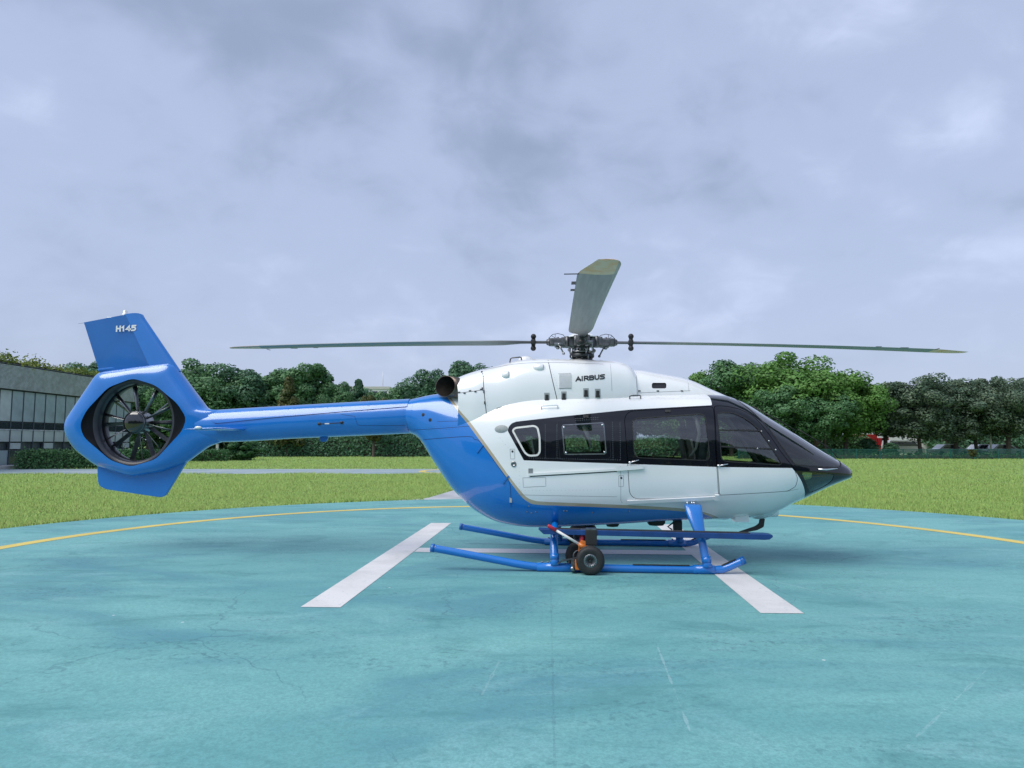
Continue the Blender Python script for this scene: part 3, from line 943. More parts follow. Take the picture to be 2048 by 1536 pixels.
for sgn, S0 in ((-1, half_near), (1, half_far)):
    def frame_and_pane(parent, key, rim, rim_mat, pane_mat, rim_name='window_seal', drop=.006):
        poly = win[key]
        ringS = clip(clip(S0, region(poly)), outside(poly, -rim))
        np_mesh(rim_name, *[offset(ringS, .002)[i] for i in (0, 2)], M[rim_mat], parent, True, ringS[1])
        pane = offset(clip(S0, region(poly, -rim + .004)), -drop)
        return np_mesh('window_pane', pane[0], pane[2], M[pane_mat], parent, True, pane[1])
    p1 = frame_and_pane(fuselage, 'trap', .026, 'offwhite', 'glass', 'window_frame')
    p2 = frame_and_pane(fuselage, 'square', .016, 'steel', 'glass', 'window_frame')
    for (u, w) in ((-.262, 1.885), (.262, 1.92), (.285, 1.548), (-.235, 1.54)):
        p, mx = on_side(POD, u, w, sgn)
        MB().lathe([(0, .006), (.011, .006), (.013, 0)], n=10).build('window_screw', M['chrome'], p2).matrix_local = Matrix.Translation(p) @ mx.to_4x4()
    # sliding cabin door
    S = clip(clip(S0, region(door_cabin, -GAP)), outside(win['door']))
    cd = skin_obj('cabin_door', S, HELI)
    frame_and_pane(cd, 'door', .012, 'rubber', 'glass')
    # hinged cockpit door
    S = clip(clip(S0, region(door_cockpit, -GAP)), outside(win['cockpit']))
    cdoor = skin_obj('cockpit_door', S, HELI)
    frame_and_pane(cdoor, 'cockpit', .012, 'rubber', 'glass')
    ribbon(POD, [(1.82, 1.845), (2.40, 1.838)], .020, sgn, 'window_bar', M['rubber'], cdoor, -.004, thick=.008)
    ribbon(POD, [(1.845, 1.627), (2.10, 1.61), (2.545, 1.588)], .020, sgn, 'window_bar', M['rubber'], cdoor, -.004, thick=.008)
    ribbon(POD, [(2.39, 1.84), (2.60, 1.49)], .014, sgn, 'window_bar', M['rubber'], cdoor, -.004, thick=.008)
    for (u, w) in ((2.41, 1.83), (2.50, 1.70), (2.585, 1.58), (2.33, 1.600)):
        p, mx = on_side(POD, u, w, sgn)
        MB().lathe([(0, .006), (.008, .006), (.010, 0)], n=8).build('window_screw', M['chrome'], cdoor).matrix_local = Matrix.Translation(p) @ mx.to_4x4()
    # windshield half and chin window
    wsh = offset(clip(S0, lambda P: wind_glass(P) - .002), -.004)
    wo = np_mesh('windshield', wsh[0], wsh[2], M['glass_dark'], HELI, True, wsh[1])
    seal = clip(clip(S0, lambda P: wind_glass(P)), lambda P: .016 - wind_glass(P))
    np_mesh('windshield_seal', offset(seal, .002)[0], seal[2], M['rubber'], wo, True, seal[1])
    ch = offset(clip(S0, region(win['chin'], .002)), -.004)
    np_mesh('chin_window', ch[0], ch[2], M['glass_chin'], HELI, True, ch[1])
    # rails, handles, latches
    ribbon(POD, TR['rail_mid'], .030, sgn, 'door_rail', M['white'], fuselage, .0, thick=.016)
    ribbon(POD, [(TR['rail_mid'][0][0] + .02, TR['rail_mid'][0][1] - .026), (TR['rail_mid'][1][0], TR['rail_mid'][1][1] - .026)], .012, sgn, 'rail_slot', M['dark_seam'], fuselage, .002)
    ribbon(POD, [(.44, 1.322), (.80, 1.350)], .055, sgn, 'rail_cover', M['white'], cd, .017, thick=.018)
    ribbon(POD, TR['rail_low'], .042, sgn, 'door_rail', M['white'], fuselage, .004, thick=.028)
    ribbon(POD, [(1.745, .955), (1.80, .957)], .07, sgn, 'rail_stop', M['white'], fuselage, .006, thick=.045)
    for (a, b), pr in ((((.625, 1.408), (.745, 1.443)), cd), (((1.80, 1.368), (1.92, 1.392)), cdoor)):
        pa, n = surf_pt(POD, *a, sgn, .012); pb, _ = surf_pt(POD, *b, sgn, .022)
        MB().tube([pa, pa.lerp(pb, .5), pb], [.016, .014, .010], 8, sq=.6).ball(pa, (.022, .014, .018), 8).build('door_handle', M['chrome'], pr)
    for (a, b, mt) in (((-.574, 2.140), (-.347, 2.150), 'white'), ((.655, 2.285), (.806, 2.288), 'dark_seam')):
        pa, n = surf_pt(POD, *a, sgn); pb, n2 = surf_pt(POD, *b, sgn)
        up = Vector((0, sgn * .35, .94)) * .05
        MB().tube([pa, pa + up * .8, pa + up + Vector((.02, 0, 0)), pb + up - Vector((.02, 0, 0)), pb + up * .8, pb], .009, 8).build('roof_handle', M['white' if mt == 'white' else 'black'], fuselage)
    for (u, w) in ((.04, 2.035), (1.156, 2.107)):
        p, mx = on_side(POD, u, w, sgn, .004)
        MB().box((0, 0, 0), (.075, .035, .012), bev=.003).box((-.02, -.012, .004), (.02, .03, .012)).box((.02, -.012, .004), (.02, .03, .012)).build('window_hinge', M['panel'], fuselage).matrix_local = Matrix.Translation(p) @ mx.to_4x4()
    for nm, hatch in (('a', TR['hatch_a']), ('b', TR['hatch_b']), ('c', TR['hatch_c'])):
        ribbon(POD, hatch, .005, sgn, 'hatch_outline', M['grey_seam'], fuselage, closed=True)
    for (u, w) in ((-.975, 1.555), (.507, 1.20)):
        p, mx = on_side(POD, u, w, sgn)
        MB().lathe([(0, .004), (.014, .004), (.016, 0)], n=10).build('hatch_lock', M['dark_metal'], fuselage).matrix_local = Matrix.Translation(p) @ mx.to_4x4()
    p, mx = on_side(POD, -.958, 1.381, sgn)
    MB().lathe([(0, .004), (.018, .004), (.020, .012), (.036, .012), (.040, 0)], n=16).build('fuel_cap', M['steel'], fuselage).matrix_local = Matrix.Translation(p) @ mx.to_4x4()
    p, mx = on_side(POD, -.722, 1.29, sgn, .002)
    MB().box((0, 0, 0), (.062, .066, .006), bev=.002).build('dark_label', M['grey_seam'], fuselage).matrix_local = Matrix.Translation(p) @ mx.to_4x4()
    p, mx = on_side(POD, -1.136, 1.866, sgn, .0015)
    MB().lathe([(0, .002), (.085, .002), (.088, 0)], n=24).build('mesh_vent', M['vent'], fuselage).matrix_local = Matrix.Translation(p) @ mx.to_4x4() @ Matrix.Diagonal((1.1, .62, 1, 1))
    for (u, w) in TR['p_dots']:
        p, mx = on_side(POD, u, w, sgn, .001)
        MB().lathe([(0, .001), (.024, .001), (.027, 0)], n=14).build('drain_hole', M['dark_seam'], fuselage).matrix_local = Matrix.Translation(p) @ mx.to_4x4()
    ribbon(POD, smooth_line(TR['panel_rear']), .007, sgn, 'clamshell_seam', M['blue_seam'], fuselage)
    ribbon(POD, [(-2.50, 1.862), (-2.0, 1.885), (-1.60, 1.910)], .006, sgn, 'panel_seam', M['blue_seam'], fuselage)
    ribbon(POD, [(1.805, .972), (2.33, 1.000), (2.74, 1.022), (2.90, 1.05)], .004, sgn, 'panel_seam', M['grey_seam'], fuselage)
    ribbon(POD, [(-2.10, 1.98), (-1.80, 1.985), (-1.76, 2.0), (-1.80, 2.08)], .005, sgn, 'panel_seam', M['blue_seam'], fuselage)
    for (u, w) in ((-1.40, 1.64), (-1.03, 1.215)):
        p, mx = on_side(POD, u, w, sgn, .004)
        MB().box((-.04, -.05, 0), (.022, .14, .014), rot=rotm('Z', -40), bev=.004).build('clamshell_hinge', M['blue_flat'], fuselage).matrix_local = Matrix.Translation(p) @ mx.to_4x4()
    for (u, w) in ((-.78, .72), (-.72, .705), (-.66, .72), (-.27, .74), (-.23, .74), (-.75, .80), (.12, .72), (.62, .745)):
        p, mx = on_side(POD, u, w, sgn, .002)
        MB().lathe([(0, .006), (.009, .005), (.011, 0)], n=8).build('rivet_plug', M['steel'], fuselage).matrix_local = Matrix.Translation(p) @ mx.to_4x4()
    # dotted fastener rows on the black window band
    dots = MB()
    rows = [[(-.52 + .0, y) for y in np.arange(1.47, 1.92, .028)], [(-.36, y) for y in np.arange(1.47, 1.92, .028)], [(.40, y) for y in np.arange(1.45, 1.96, .028)],
            [(.50, y) for y in np.arange(1.45, 1.98, .028)], [(x, 1.452 - .02 * x) for x in np.arange(-.74, .52, .03)], [(x, 2.01 + x * .06) for x in np.arange(-.10, .20, .03)], [(x, 1.985 + x * .06) for x in np.arange(-.10, .20, .03)]]
    for row in rows:
        for (u, w) in row:
            p, mx = on_side(POD, u, w, sgn, .0015)
            s = .0035
            dots.face_list([p + mx @ Vector(c) for c in ((-s, -s, 0), (s, -s, 0), (s, s, 0), (-s, s, 0))], [(0, 1, 2, 3)])
    do = dots.build('fastener_rows', M['grey_seam'], fuselage); do['kind'] = 'stuff'
    ribbon(POD, round_poly([(-.36, 1.985), (.345, 2.03), (.375, 1.455), (-.32, 1.435)], .07), .005, sgn, 'panel_seam', M['dark_seam'], fuselage, closed=True)

def rivets(B, pts, step, sgn, m, parent, s=.0032, off=.0012):
    mb = MB()
    pts = [Vector(p) for p in pts]
    for a, b in zip(pts[:-1], pts[1:]):
        k = max(1, int((b - a).length / step))
        for i in range(k):
            q = a.lerp(b, i / k)
            p, mx = on_side(B, q.x, q.y, sgn, off)
            mb.face_list([p + mx @ Vector(c) for c in ((-s, -s, 0), (s, -s, 0), (s, s, 0), (-s, s, 0))], [(0, 1, 2, 3)])
    o = mb.build('fastener_rows', m, parent); o['kind'] = 'stuff'
    return o


for sgn in (-1, 1):
    rivets(POD, [(-2.55, 1.95), (-2.52, 2.25)], .03, sgn, M['blue_seam'], fuselage)
    rivets(POD, [(-2.48, 1.84), (-2.0, 1.862), (-1.62, 1.885)], .045, sgn, M['blue_seam'], fuselage)
    rivets(POD, [(-2.48, 1.885), (-2.0, 1.91), (-1.64, 1.935)], .045, sgn, M['blue_seam'], fuselage)
    rivets(POD, [(-.9, .84), (-.3, .79), (.6, .765), (1.4, .72)], .06, sgn, M['blue_seam'], fuselage)
    rivets(POD, [(-.85, 1.02), (.4, 1.04)], .05, sgn, M['grey_seam'], fuselage, .0025)
    rivets(POD, [(-.88, 1.02), (-.88, 1.38)], .05, sgn, M['grey_seam'], fuselage, .0025)
    rivets(POD, [(-1.15, 1.74), (-1.0, 1.56)], .05, sgn, M['grey_seam'], fuselage, .0025)
    rivets(POD, [(-.55, 2.215), (.3, 2.245), (1.2, 2.28), (1.68, 2.29)], .06, sgn, M['grey_seam'], fuselage, .0025)
    ribbon(POD, [(.50, 1.36), (.50, .90), (.52, .86)], .004, sgn, 'panel_seam', M['grey_seam'], fuselage)
    ribbon(POD, [(-.92, .96), (-.5, .955), (.45, .945)], .004, sgn, 'panel_seam', M['grey_seam'], fuselage)
# nose kit
MB().tube([(3.62, -.10, 1.46), (3.50, -.13, 1.60), (3.30, -.16, 1.72), (3.05, -.20, 1.87)], .007, 6).build('wiper_arm', M['panel'], HELI)
MB().tube([(3.05, -.115, 1.845), (2.80, -.12, 2.0), (2.45, -.12, 2.20)], .009, 6).build('wiper_blade', M['rubber'], HELI)
pitot = MB().tube([(3.18, -.60, 1.315), (3.30, -.58, 1.31), (3.45, -.57, 1.325)], [.010, .012, .005], 8).build('pitot_tube', M['chrome'], HELI)
MB().box((2.19, -.30, .625), (.19, .30, .10), bev=.02).box((2.19, -.455, .655), (.06, .012, .018)).build('belly_lamp', M['white'], HELI)
MB().prism(round_poly([(2.46, .61), (2.53, .62), (2.51, .50), (2.42, .455), (2.18, .405), (2.17, .43), (2.39, .505), (2.45, .545)], .02), -.32, -.285).build('wire_cutter', M['panel'], HELI)
MB().lathe([(.0, .55), (.13, .56), (.15, .60), (.15, .64)], (2.66, 0, .06), n=20).build('landing_light_fairing', M['white'], HELI)
lf = loft_half(dict(zt=[(2.36, .70), (2.95, .95)], zb=[(2.36, .61), (2.5, .575), (2.62, .60), (2.75, .68), (2.95, .83)], W=[(2.36, .12), (2.5, .30), (2.75, .30), (2.95, .18)],
               zm=[(2.36, .66), (2.95, .9)], nu=[(2.36, 2), (2.95, 2)], nl=[(2.36, 2.2), (2.95, 2.2)]), np.linspace(2.36, 2.95, 30), 24, -1)
lf2 = (lf[0] * [1, -1, 1], lf[1] * [1, -1, 1], lf[2][:, ::-1])
S = join(lf, lf2); np_mesh('chin_lamp_fairing', S[0], S[2], M['white'], HELI, True, S[1])
for (x, y, r) in ((.42, -.15, .10), (1.05, -.1, .13)):
    MB().lathe([(0, -.045), (r * .8, -.035), (r, 0), (r, .05)], (x, y, .49 + .03 * x), n=20).build('belly_antenna', M['panel'], HELI)
MB().box((1.36, -.05, .48), (.12, .16, .18), bev=.03).tube([(1.30, -.05, .52), (1.22, -.06, .46), (1.28, -.08, .42)], .012, 6).build('cargo_hook', M['panel'], HELI)
MB().tube([(1.90, 0, 2.42), (1.86, 0, 2.72)], [.006, .003], 6).build('whip_antenna', M['panel'], HELI)

# ---- cabin inside
MB().box((.62, 0, .82), (2.4, 1.36, .05)).build('cabin_floor', M['floor_grey'], HELI)
MB().box((2.45, 0, 1.0), (.4, .8, .05)).build('cockpit_floor', M['floor_grey'], HELI)
rear = [(v * .96, z) for v, z in ((-.80, .85), (.80, .85), (.80, 1.7), (.6, 2.2), (-.6, 2.2), (-.8, 1.7))]
MB().prism(rear, -1.02, -.99, 'YZ').build('rear_bulkhead', M['liner'], HELI)
MB().prism(round_poly([(2.36, 1.02), (2.62, 1.03), (2.78, 1.22), (2.74, 1.33), (2.55, 1.40), (2.44, 1.36)], .04), -.44, .44).build('instrument_panel', M['panel'], HELI)
for s in (-1, 1):
    MB().box((2.435, s * .2, 1.31), (.012, .30, .12), rot=rotm('Y', -8), bev=.003).build('instrument_screen', M['car_glass'], HELI)
    MB().tube([(2.25, s * .36, .98), (2.28, s * .36, 1.15), (2.20, s * .36, 1.32)], [.018, .014, .022], 8).build('cyclic_stick', M['panel'], HELI)
MB().tube([(2.05, -.45, 2.28), (2.42, -.60, 1.80), (2.70, -.62, 1.36)], .028, 8).build('door_post_trim', M['liner'], HELI)
MB().tube([(2.05, .45, 2.28), (2.42, .60, 1.80), (2.70, .62, 1.36)], .028, 8).build('door_post_trim', M['liner'], HELI)
MB().box((1.78, 0, 2.16), (.06, 1.2, .1)).build('roof_beam', M['liner'], HELI)


def seat(u, v, face, h=1.0, tilt=10):
    s = empty('seat'); s.parent = HELI
    s.location = (u, v, 0); s.rotation_euler = (0, 0, 0 if face > 0 else math.pi)
    MB().box((.02, 0, 1.10), (.46, .44, .12), bev=.04).build('seat_cushion', M['seat'], s)
    MB().box((-.24, 0, 1.42), (.12, .44, .62), rot=rotm('Y', -tilt), bev=.05).build('backrest', M['seat'], s)
    MB().box((-.33, 0, 1.83), (.09, .28, .19), rot=rotm('Y', -tilt), bev=.04).build('headrest', M['seat'], s)
    MB().box((-.315, 0, 1.42), (.03, .40, .62), rot=rotm('Y', -tilt), bev=.012).build('seat_shell', M['seat_trim'], s)
    MB().box((.0, 0, .93), (.34, .36, .20), bev=.02).build('seat_base', M['panel'], s)
    return s


for s in (-1, 1):   # cream trim curving down behind the door window
    MB().tube([(1.42, s * .60, 2.14), (1.56, s * .68, 2.0), (1.585, s * .72, 1.80), (1.53, s * .74, 1.60), (1.42, s * .74, 1.45)], [.07, .065, .05, .035, .015], 10, sq=.4).build('door_trim', M['seat_trim'], HELI)
    MB().tube([(-.02, s * .66, 2.02), (.03, s * .72, 1.86), (.09, s * .74, 1.70), (.11, s * .75, 1.60)], [.05, .045, .03, .012], 10, sq=.4).build('curtain', M['seat_trim'], HELI)
for v in (-.40, .40): seat(1.86, v, 1)
for v in (-.55, 0, .55): seat(1.36, v, -1, tilt=8)
for v in (-.55, 0, .55): seat(-.35, v, 1)

# ---- engine cowling
us = np.linspace(-1.98, .76, 176)
cn, cf = loft_half(COWL, us, 90, -1), loft_half(COWL, us, 90, 1)
S = join(cn, cf)
def pod_top(P):  # drop what lies deep inside the cabin body
    return half(COWL, P[:, 0], P[:, 2]) * 0 + P[:, 2] - 1.80
S = clip(S, pod_top)
S = clip(S, lambda P: P[:, 0] + 2.02 - .40 * np.abs(P[:, 1]))
cowl = skin_obj('engine_cowling', S, HELI)
# end caps of the cowling
for uu, nm, mt in ((-1.70, 'engine_bay_wall', 'panel'), (.759, 'intake_face', 'liner')):
    s = sec(COWL, np.array([uu]))
    pts = []
    for a in np.linspace(0, 2 * np.pi, 48, endpoint=False):
        n = float(s['nu'][0] if math.sin(a) >= 0 else s['nl'][0])
        c, q = math.cos(a), math.sin(a)
        y = float(s['W'][0]) * math.copysign(abs(c) ** (2 / n), c)
        z = float(s['zm'][0]) + (float(s['zt'][0] - s['zm'][0]) if q >= 0 else float(s['zm'][0] - s['zb'][0])) * math.copysign(abs(q) ** (2 / n), q)
        pts.append((y, z))
    MB().face_list([(uu, y, z) for y, z in pts], [tuple(range(48))]).build(nm, M[mt], cowl)
us = np.linspace(.66, 2.42, 110)
S = join(loft_half(FAIR, us, 60, -1), loft_half(FAIR, us, 60, 1))
hole = round_poly(TR['f_hole'], .025)
S = clip(S, lambda P: P[:, 2] - 2.05)
S = clip(S, outside(hole))
fair = skin_obj('front_fairing', S, HELI, 'white')
for sgn in (-1, 1):
    p, mx = on_side(FAIR, 1.083, 2.483, sgn, -.05)
    MB().box((0, 0, 0), (.24, .10, .06)).build('intake_recess', M['dark_seam'], fair).matrix_local = Matrix.Translation(p) @ mx.to_4x4()
    ribbon(FAIR, [(.72, 2.375), (1.2, 2.395), (1.52, 2.41)], .005, sgn, 'panel_seam', M['grey_seam'], fair)
    ribbon(FAIR, [(1.50, 2.40), (1.51, 2.60)], .004, sgn, 'panel_seam', M['grey_seam'], fair)
    ribbon(FAIR, [(.76, 2.38), (.78, 2.72)], .004, sgn, 'panel_seam', M['grey_seam'], fair)
    for uu in (.80, 1.06, 1.40):
        p, mx = on_side(FAIR, uu, 2.405, sgn, .004)
        MB().box((0, 0, 0), (.035, .014, .010), bev=.003).build('latch', M['dark_metal'], fair).matrix_local = Matrix.Translation(p) @ mx.to_4x4()
    ribbon(COWL, TR['c_seam1'], .010, sgn, 'panel_seam', M['dark_seam'], cowl)
    ribbon(COWL, TR['c_seam2'], .010, sgn, 'panel_seam', M['dark_seam'], cowl)
    ribbon(COWL, smooth_line(TR['c_seam_top'] + [(.30, 2.80)]), .005, sgn, 'panel_seam', M['grey_seam'], cowl)
    ribbon(COWL, [(-1.86, 2.37), (-1.41, 2.425)], .006, sgn, 'panel_seam', M['dark_seam'], cowl)
    for k in range(6):
        p, mx = on_side(COWL, -1.84 + .08 * k, 2.372 + .0097 * k + (.014 if k % 2 else -.012), sgn, .004)
        MB().box((0, 0, 0), (.032, .014, .010), bev=.003).build('latch', M['dark_metal'], cowl).matrix_local = Matrix.Translation(p) @ mx.to_4x4()
    for (u, w) in ((-1.455, 2.70), (-1.425, 2.44), (-1.40, 2.40), (-1.385, 2.24), (-1.365, 2.02)):
        p, mx = on_side(COWL, u, w, sgn, .004)
        MB().box((0, 0, 0), (.018, .042, .012), bev=.003).build('latch', M['dark_metal'], cowl).matrix_local = Matrix.Translation(p) @ mx.to_4x4()
    for i, (u, w) in enumerate(TR['c_latch']):
        p, mx = on_side(COWL, u, w + .045, sgn, .001)
        lt = MB().box((0, 0, 0), (.075, .125, .006), bev=.002, ).build('latch_surround', M['vent'], cowl)
        lt.matrix_local = Matrix.Translation(p) @ mx.to_4x4() @ Matrix.Rotation(R(14 if i == 0 else 0), 4, 'Z')
        MB().box((0, -.008, .006), (.045, .085, .012), bev=.004).box((0, -.045, .010), (.055, .03, .016), bev=.004).build('latch', M['panel'], lt)
    ul, wl_ = TR['c_grille'][0][0], TR['c_grille'][3][1]
    g = ribbon(COWL, [(-.337, 2.545), (-.160, 2.550)], .225, sgn, 'grille_panel', M['vent'], cowl, .002)
    for k in range(13):
        uu = -.328 + .0133 * k
        ribbon(COWL, [(uu, 2.44), (uu, 2.655)], .006, sgn, 'grille_slat', M['white'], cowl, .003, thick=.009)
    rivets(COWL, [(-1.33, 2.05), (-1.38, 2.60)], .05, sgn, M['grey_seam'], cowl, .0025)
    rivets(COWL, [(-.46, 2.80), (-.31, 2.32)], .04, sgn, M['grey_seam'], cowl, .0025)
    rivets(COWL, [(-.2, 2.80), (.35, 2.78)], .05, sgn, M['grey_seam'], cowl, .0025)
    ribbon(COWL, [(.40, 2.80), (.41, 2.40)], .004, sgn, 'panel_seam', M['grey_seam'], cowl)
    for (u, w), lg in zip(TR['c_scoop'], (.15, .19)):
        p, mx = on_side(COWL, u, w, sgn, -.008)
        t = MB().ball((0, 0, 0), (lg * .55, .065, .055), 16)
        bmesh.ops.bisect_plane(t.bm, geom=t.bm.verts[:] + t.bm.edges[:] + t.bm.faces[:], plane_co=(lg * .25, 0, 0), plane_no=(1, 0, 0), clear_outer=True)
        t.build('air_scoop', M['white'], cowl).matrix_local = Matrix.Translation(p) @ mx.to_4x4()
    stroke_text('lettering', 'AIRBUS', -.092, 2.535, .062, .074, .24, sgn, M['letter_black'], cowl, lambda u, w: surf_pt(COWL, u, w, sgn, .003)[0], .085, .014)
    # exhaust: a pipe cut on the slant so that its mouth opens outboard and aft
    n, r = 40, .150
    cu, cv, cw = -1.70, .385, 2.465
    vs, fs = [], []
    rings = [(0, r * .96, 0), (.55, r, .55), (1, r * 1.04, 1), (1, r * .98, 1), (.5, r * .93, .5), (-.3, r * .85, 0)]
    for (t, rr, k) in rings:
        for i in range(n):
            a = 2 * math.pi * i / n
            lv, lw = math.cos(a) * rr, math.sin(a) * rr
            end = -2.00 + (.17 / r) * lv
            uu = cu + (end - cu) * t if t >= 0 else cu + .1
            vs.append((uu, (cv + lv + .03 * t) * sgn, cw + lw + .035 * t))
    for j in range(len(rings) - 1):
        for i in range(n): fs.append((j * n + i, j * n + (i + 1) % n, (j + 1) * n + (i + 1) % n, (j + 1) * n + i))
    ex = MB().face_list(vs[:3 * n] + vs[3 * n:4 * n], [f for f in fs if max(f) < 4 * n], True).build('exhaust_pipe', M['exhaust'], HELI)
    MB().face_list(vs[3 * n:], [tuple(x - 3 * n for x in f) for f in fs if min(f) >= 3 * n] + [tuple(range(2 * n, 3 * n))], True).build('exhaust_lining', M['soot'], ex)
pa = Vector((-1.06, -.30, 2.845))
MB().tube([pa, pa + Vector((.01, 0, .06)), pa + Vector((.03, 0, .075)), pa + Vector((.15, 0, .085)), pa + Vector((.17, 0, .075)), pa + Vector((.175, 0, .02))], .010, 8).build('roof_handle', M['black'], cowl)
t = MB().ball((-.84, -.1, 2.91), (.11, .08, .06), 20); t.build('roof_blister', M['white'], cowl)

# ---- tail boom
us = np.linspace(-6.3, -2.35, 120)
bn, bf = loft_half(BOOM, us, 60, -1), loft_half(BOOM, us, 60, 1)
S = join(bn, bf)
S = clip(S, lambda P: P[:, 0] + 5.93)
boom = np_mesh('tail_boom', S[0], S[2], M['blue'], HELI, True, S[1])
cover_poly = [(-5.80, 2.6), (-5.744, 2.104)] + round_poly(TR['b_cover'], .06)[7:-7] + [(-2.606, 2.215), (-2.606, 2.6)]
cov = clip(offset(S, .012), region(cover_poly))
co = np_mesh('driveshaft_cover', cov[0], cov[2], M['blue'], boom, True, cov[1])
for sgn in (-1, 1):
    ribbon(BOOM, TR['b_cover'][1:], .008, sgn, 'panel_seam', M['blue_seam'], boom, .002)
    ribbon(BOOM, [(-2.60, 1.86), (-2.603, 2.08), (-2.606, 2.30)], .012, sgn, 'boom_joint', M['blue_seam'], boom, .003)
    ribbon(BOOM, [(-3.62, 2.10), (-3.40, 2.07), (-3.36, 1.95), (-3.32, 1.93), (-2.64, 1.93)], .005, sgn, 'panel_seam', M['blue_seam'], boom)
    pa, _ = surf_pt(BOOM, *TR['b_handle'][0], sgn); pb, nn = surf_pt(BOOM, *TR['b_handle'][1], sgn)
    MB().tube([pa, pa + nn * .03, pb + nn * .03, pb], .007, 8).build('boom_handle', M['panel'], boom)
    for q in (pa, pb): MB().ball(q + nn * .004, (.028, .012, .024), 10).build('handle_socket', M['dark_seam'], boom)
    MB().box(pa.lerp(pb, .38) + nn * .032, (.07, .018, .016), bev=.003).build('handle_tag', M['offwhite'], boom)
    for uu in np.arange(-5.3, -2.8, .42):
        p, mx = on_side(BOOM, float(uu), 2.13 + (uu + 5.5) * .04, sgn, .012)
        MB().lathe([(0, .003), (.006, .003), (.007, 0)], n=6).build('cover_screw', M['blue_seam'], co).matrix_local = Matrix.Translation(p) @ mx.to_4x4()
MB().prism([(-4.02, 1.76), (-3.88, 1.765), (-3.92, 1.69), (-4.0, 1.69)], -.015, .015).build('boom_antenna', M['blue_flat'], boom)

for sgn in (-1, 1):
    rivets(BOOM, [(-5.5, 1.99), (-4.6, 2.075), (-3.6, 2.158), (-2.65, 2.225)], .11, sgn, M['blue_seam'], boom, .0035)
    rivets(BOOM, [(-2.66, 1.87), (-2.66, 2.28)], .035, sgn, M['blue_seam'], boom, .0035)
    rivets(BOOM, [(-5.6, 1.76), (-4.3, 1.81), (-2.7, 1.88)], .12, sgn, M['blue_seam'], boom, .003)
# ---- shrouded tail fan
FC = np.array((-6.945, 1.99))
outer = round_poly([(-7.66, 2.79), (-8.185, 1.99), (-8.15, 1.78), (-7.97, 1.555), (-7.60, 1.305), (-7.0, 1.142), (-6.5, 1.222), (-6.157, 1.36), (-5.80, 1.62), (-5.50, 1.71),
                    (-5.42, 1.95), (-5.55, 2.19), (-5.82, 2.18), (-6.12, 2.55), (-6.42, 2.93), (-7.0, 2.875)], .10)
diamond = round_poly([(-7.80, 1.955), (-7.72, 1.757), (-7.26, 1.40), (-6.93, 1.305), (-6.53, 1.42), (-6.12, 1.86), (-6.06, 2.05), (-6.22, 2.28), (-6.589, 2.565), (-6.965, 2.675), (-7.359, 2.535), (-7.70, 2.177)], .10)


def ray_poly(poly, a):
    d = (math.cos(a), math.sin(a)); best = 0
    for i in range(len(poly)):
        ax, ay = poly[i][0] - FC[0], poly[i][1] - FC[1]; bx, by = poly[(i + 1) % len(poly)][0] - FC[0], poly[(i + 1) % len(poly)][1] - FC[1]
        ex, ey = bx - ax, by - ay
        den = d[0] * ey - d[1] * ex
        if abs(den) < 1e-12: continue
        t = (ax * ey - ay * ex) / den; s = (ax * d[1] - ay * d[0]) / den
        if t > 0 and -1e-9 <= s <= 1 + 1e-9: best = max(best, t)
    return best


NPH = 180
PH = [2 * math.pi * i / NPH for i in range(NPH)]
RO = np.array([ray_poly(outer, a) for a in PH]); RI = np.array([ray_poly(diamond, a) for a in PH])
CS, SN = np.cos(PH), np.sin(PH)
TH = .205


def fan_rings(rings):
    """rings: list of (radius array, v) -> quad strip object data"""
    V = np.concatenate([np.c_[FC[0] + r * CS, np.full(NPH, v), FC[1] + r * SN] for r, v in rings])
    F = []
    for j in range(len(rings) - 1):
        a = np.arange(NPH); b = (a + 1) % NPH
        F.append(np.c_[j * NPH + a, j * NPH + b, (j + 1) * NPH + b, (j + 1) * NPH + a])
    return V, np.concatenate(F)


def strip(name, rings, m, parent):
    V, F = fan_rings(rings)
    o = np_mesh(name, V, F, M[m], parent, True)
    b = bmesh.new(); b.from_mesh(o.data); bmesh.ops.recalc_face_normals(b, faces=b.faces[:]); b.to_mesh(o.data); b.free()
    return o


rg = []
for s in (-1, 1):
    arc = [(RI + (RO - RI) * math.sin(a) ** .9, s * TH * math.cos(a) ** .85) for a in np.linspace(0, math.pi / 2, 16)]
    rg += arc if s < 0 else arc[::-1][1:]
shroud = strip('fan_shroud', rg, 'blue', HELI)
for s in (-1, 1):
    strip('shroud_recess', [(RI, s * TH), (RI * .992, s * (TH - .006)), (RI * .55 + .655 * .45, s * (TH - .024)), (np.full(NPH, .665), s * (TH - .04))], 'duct', shroud)
lip = [(.665, -.165), (.655, -.163), (.630, -.155), (.612, -.135), (.602, -.10), (.598, -.05), (.598, .05), (.602, .10), (.612, .135), (.630, .155), (.655, .163), (.665, .165)]
strip('fan_duct', [(np.full(NPH, r), v) for r, v in lip], 'duct_lip', shroud)
strip('duct_rub_strip', [(np.full(NPH, .597), -.045), (np.full(NPH, .590), -.04), (np.full(NPH, .590), .03), (np.full(NPH, .597), .035)], 'duct', shroud)
fan = empty('tail_fan'); fan.parent = HELI; fan.location = (FC[0], 0, FC[1])
MB().lathe([(.168, -.155), (.175, -.15), (.176, -.05), (.170, .0), (.165, .12), (.13, .17), (0, .18)], axis='Y', n=40).build('fan_hub', M['steel'], fan)
MB().lathe([(0, -.192), (.06, -.189), (.12, -.180), (.155, -.165), (.163, -.154)], axis='Y', n=40).build('hub_cap', M['black'], fan)
ang = [0, 33, 69, 109, 142, 181, 214, 249, 287, 322]
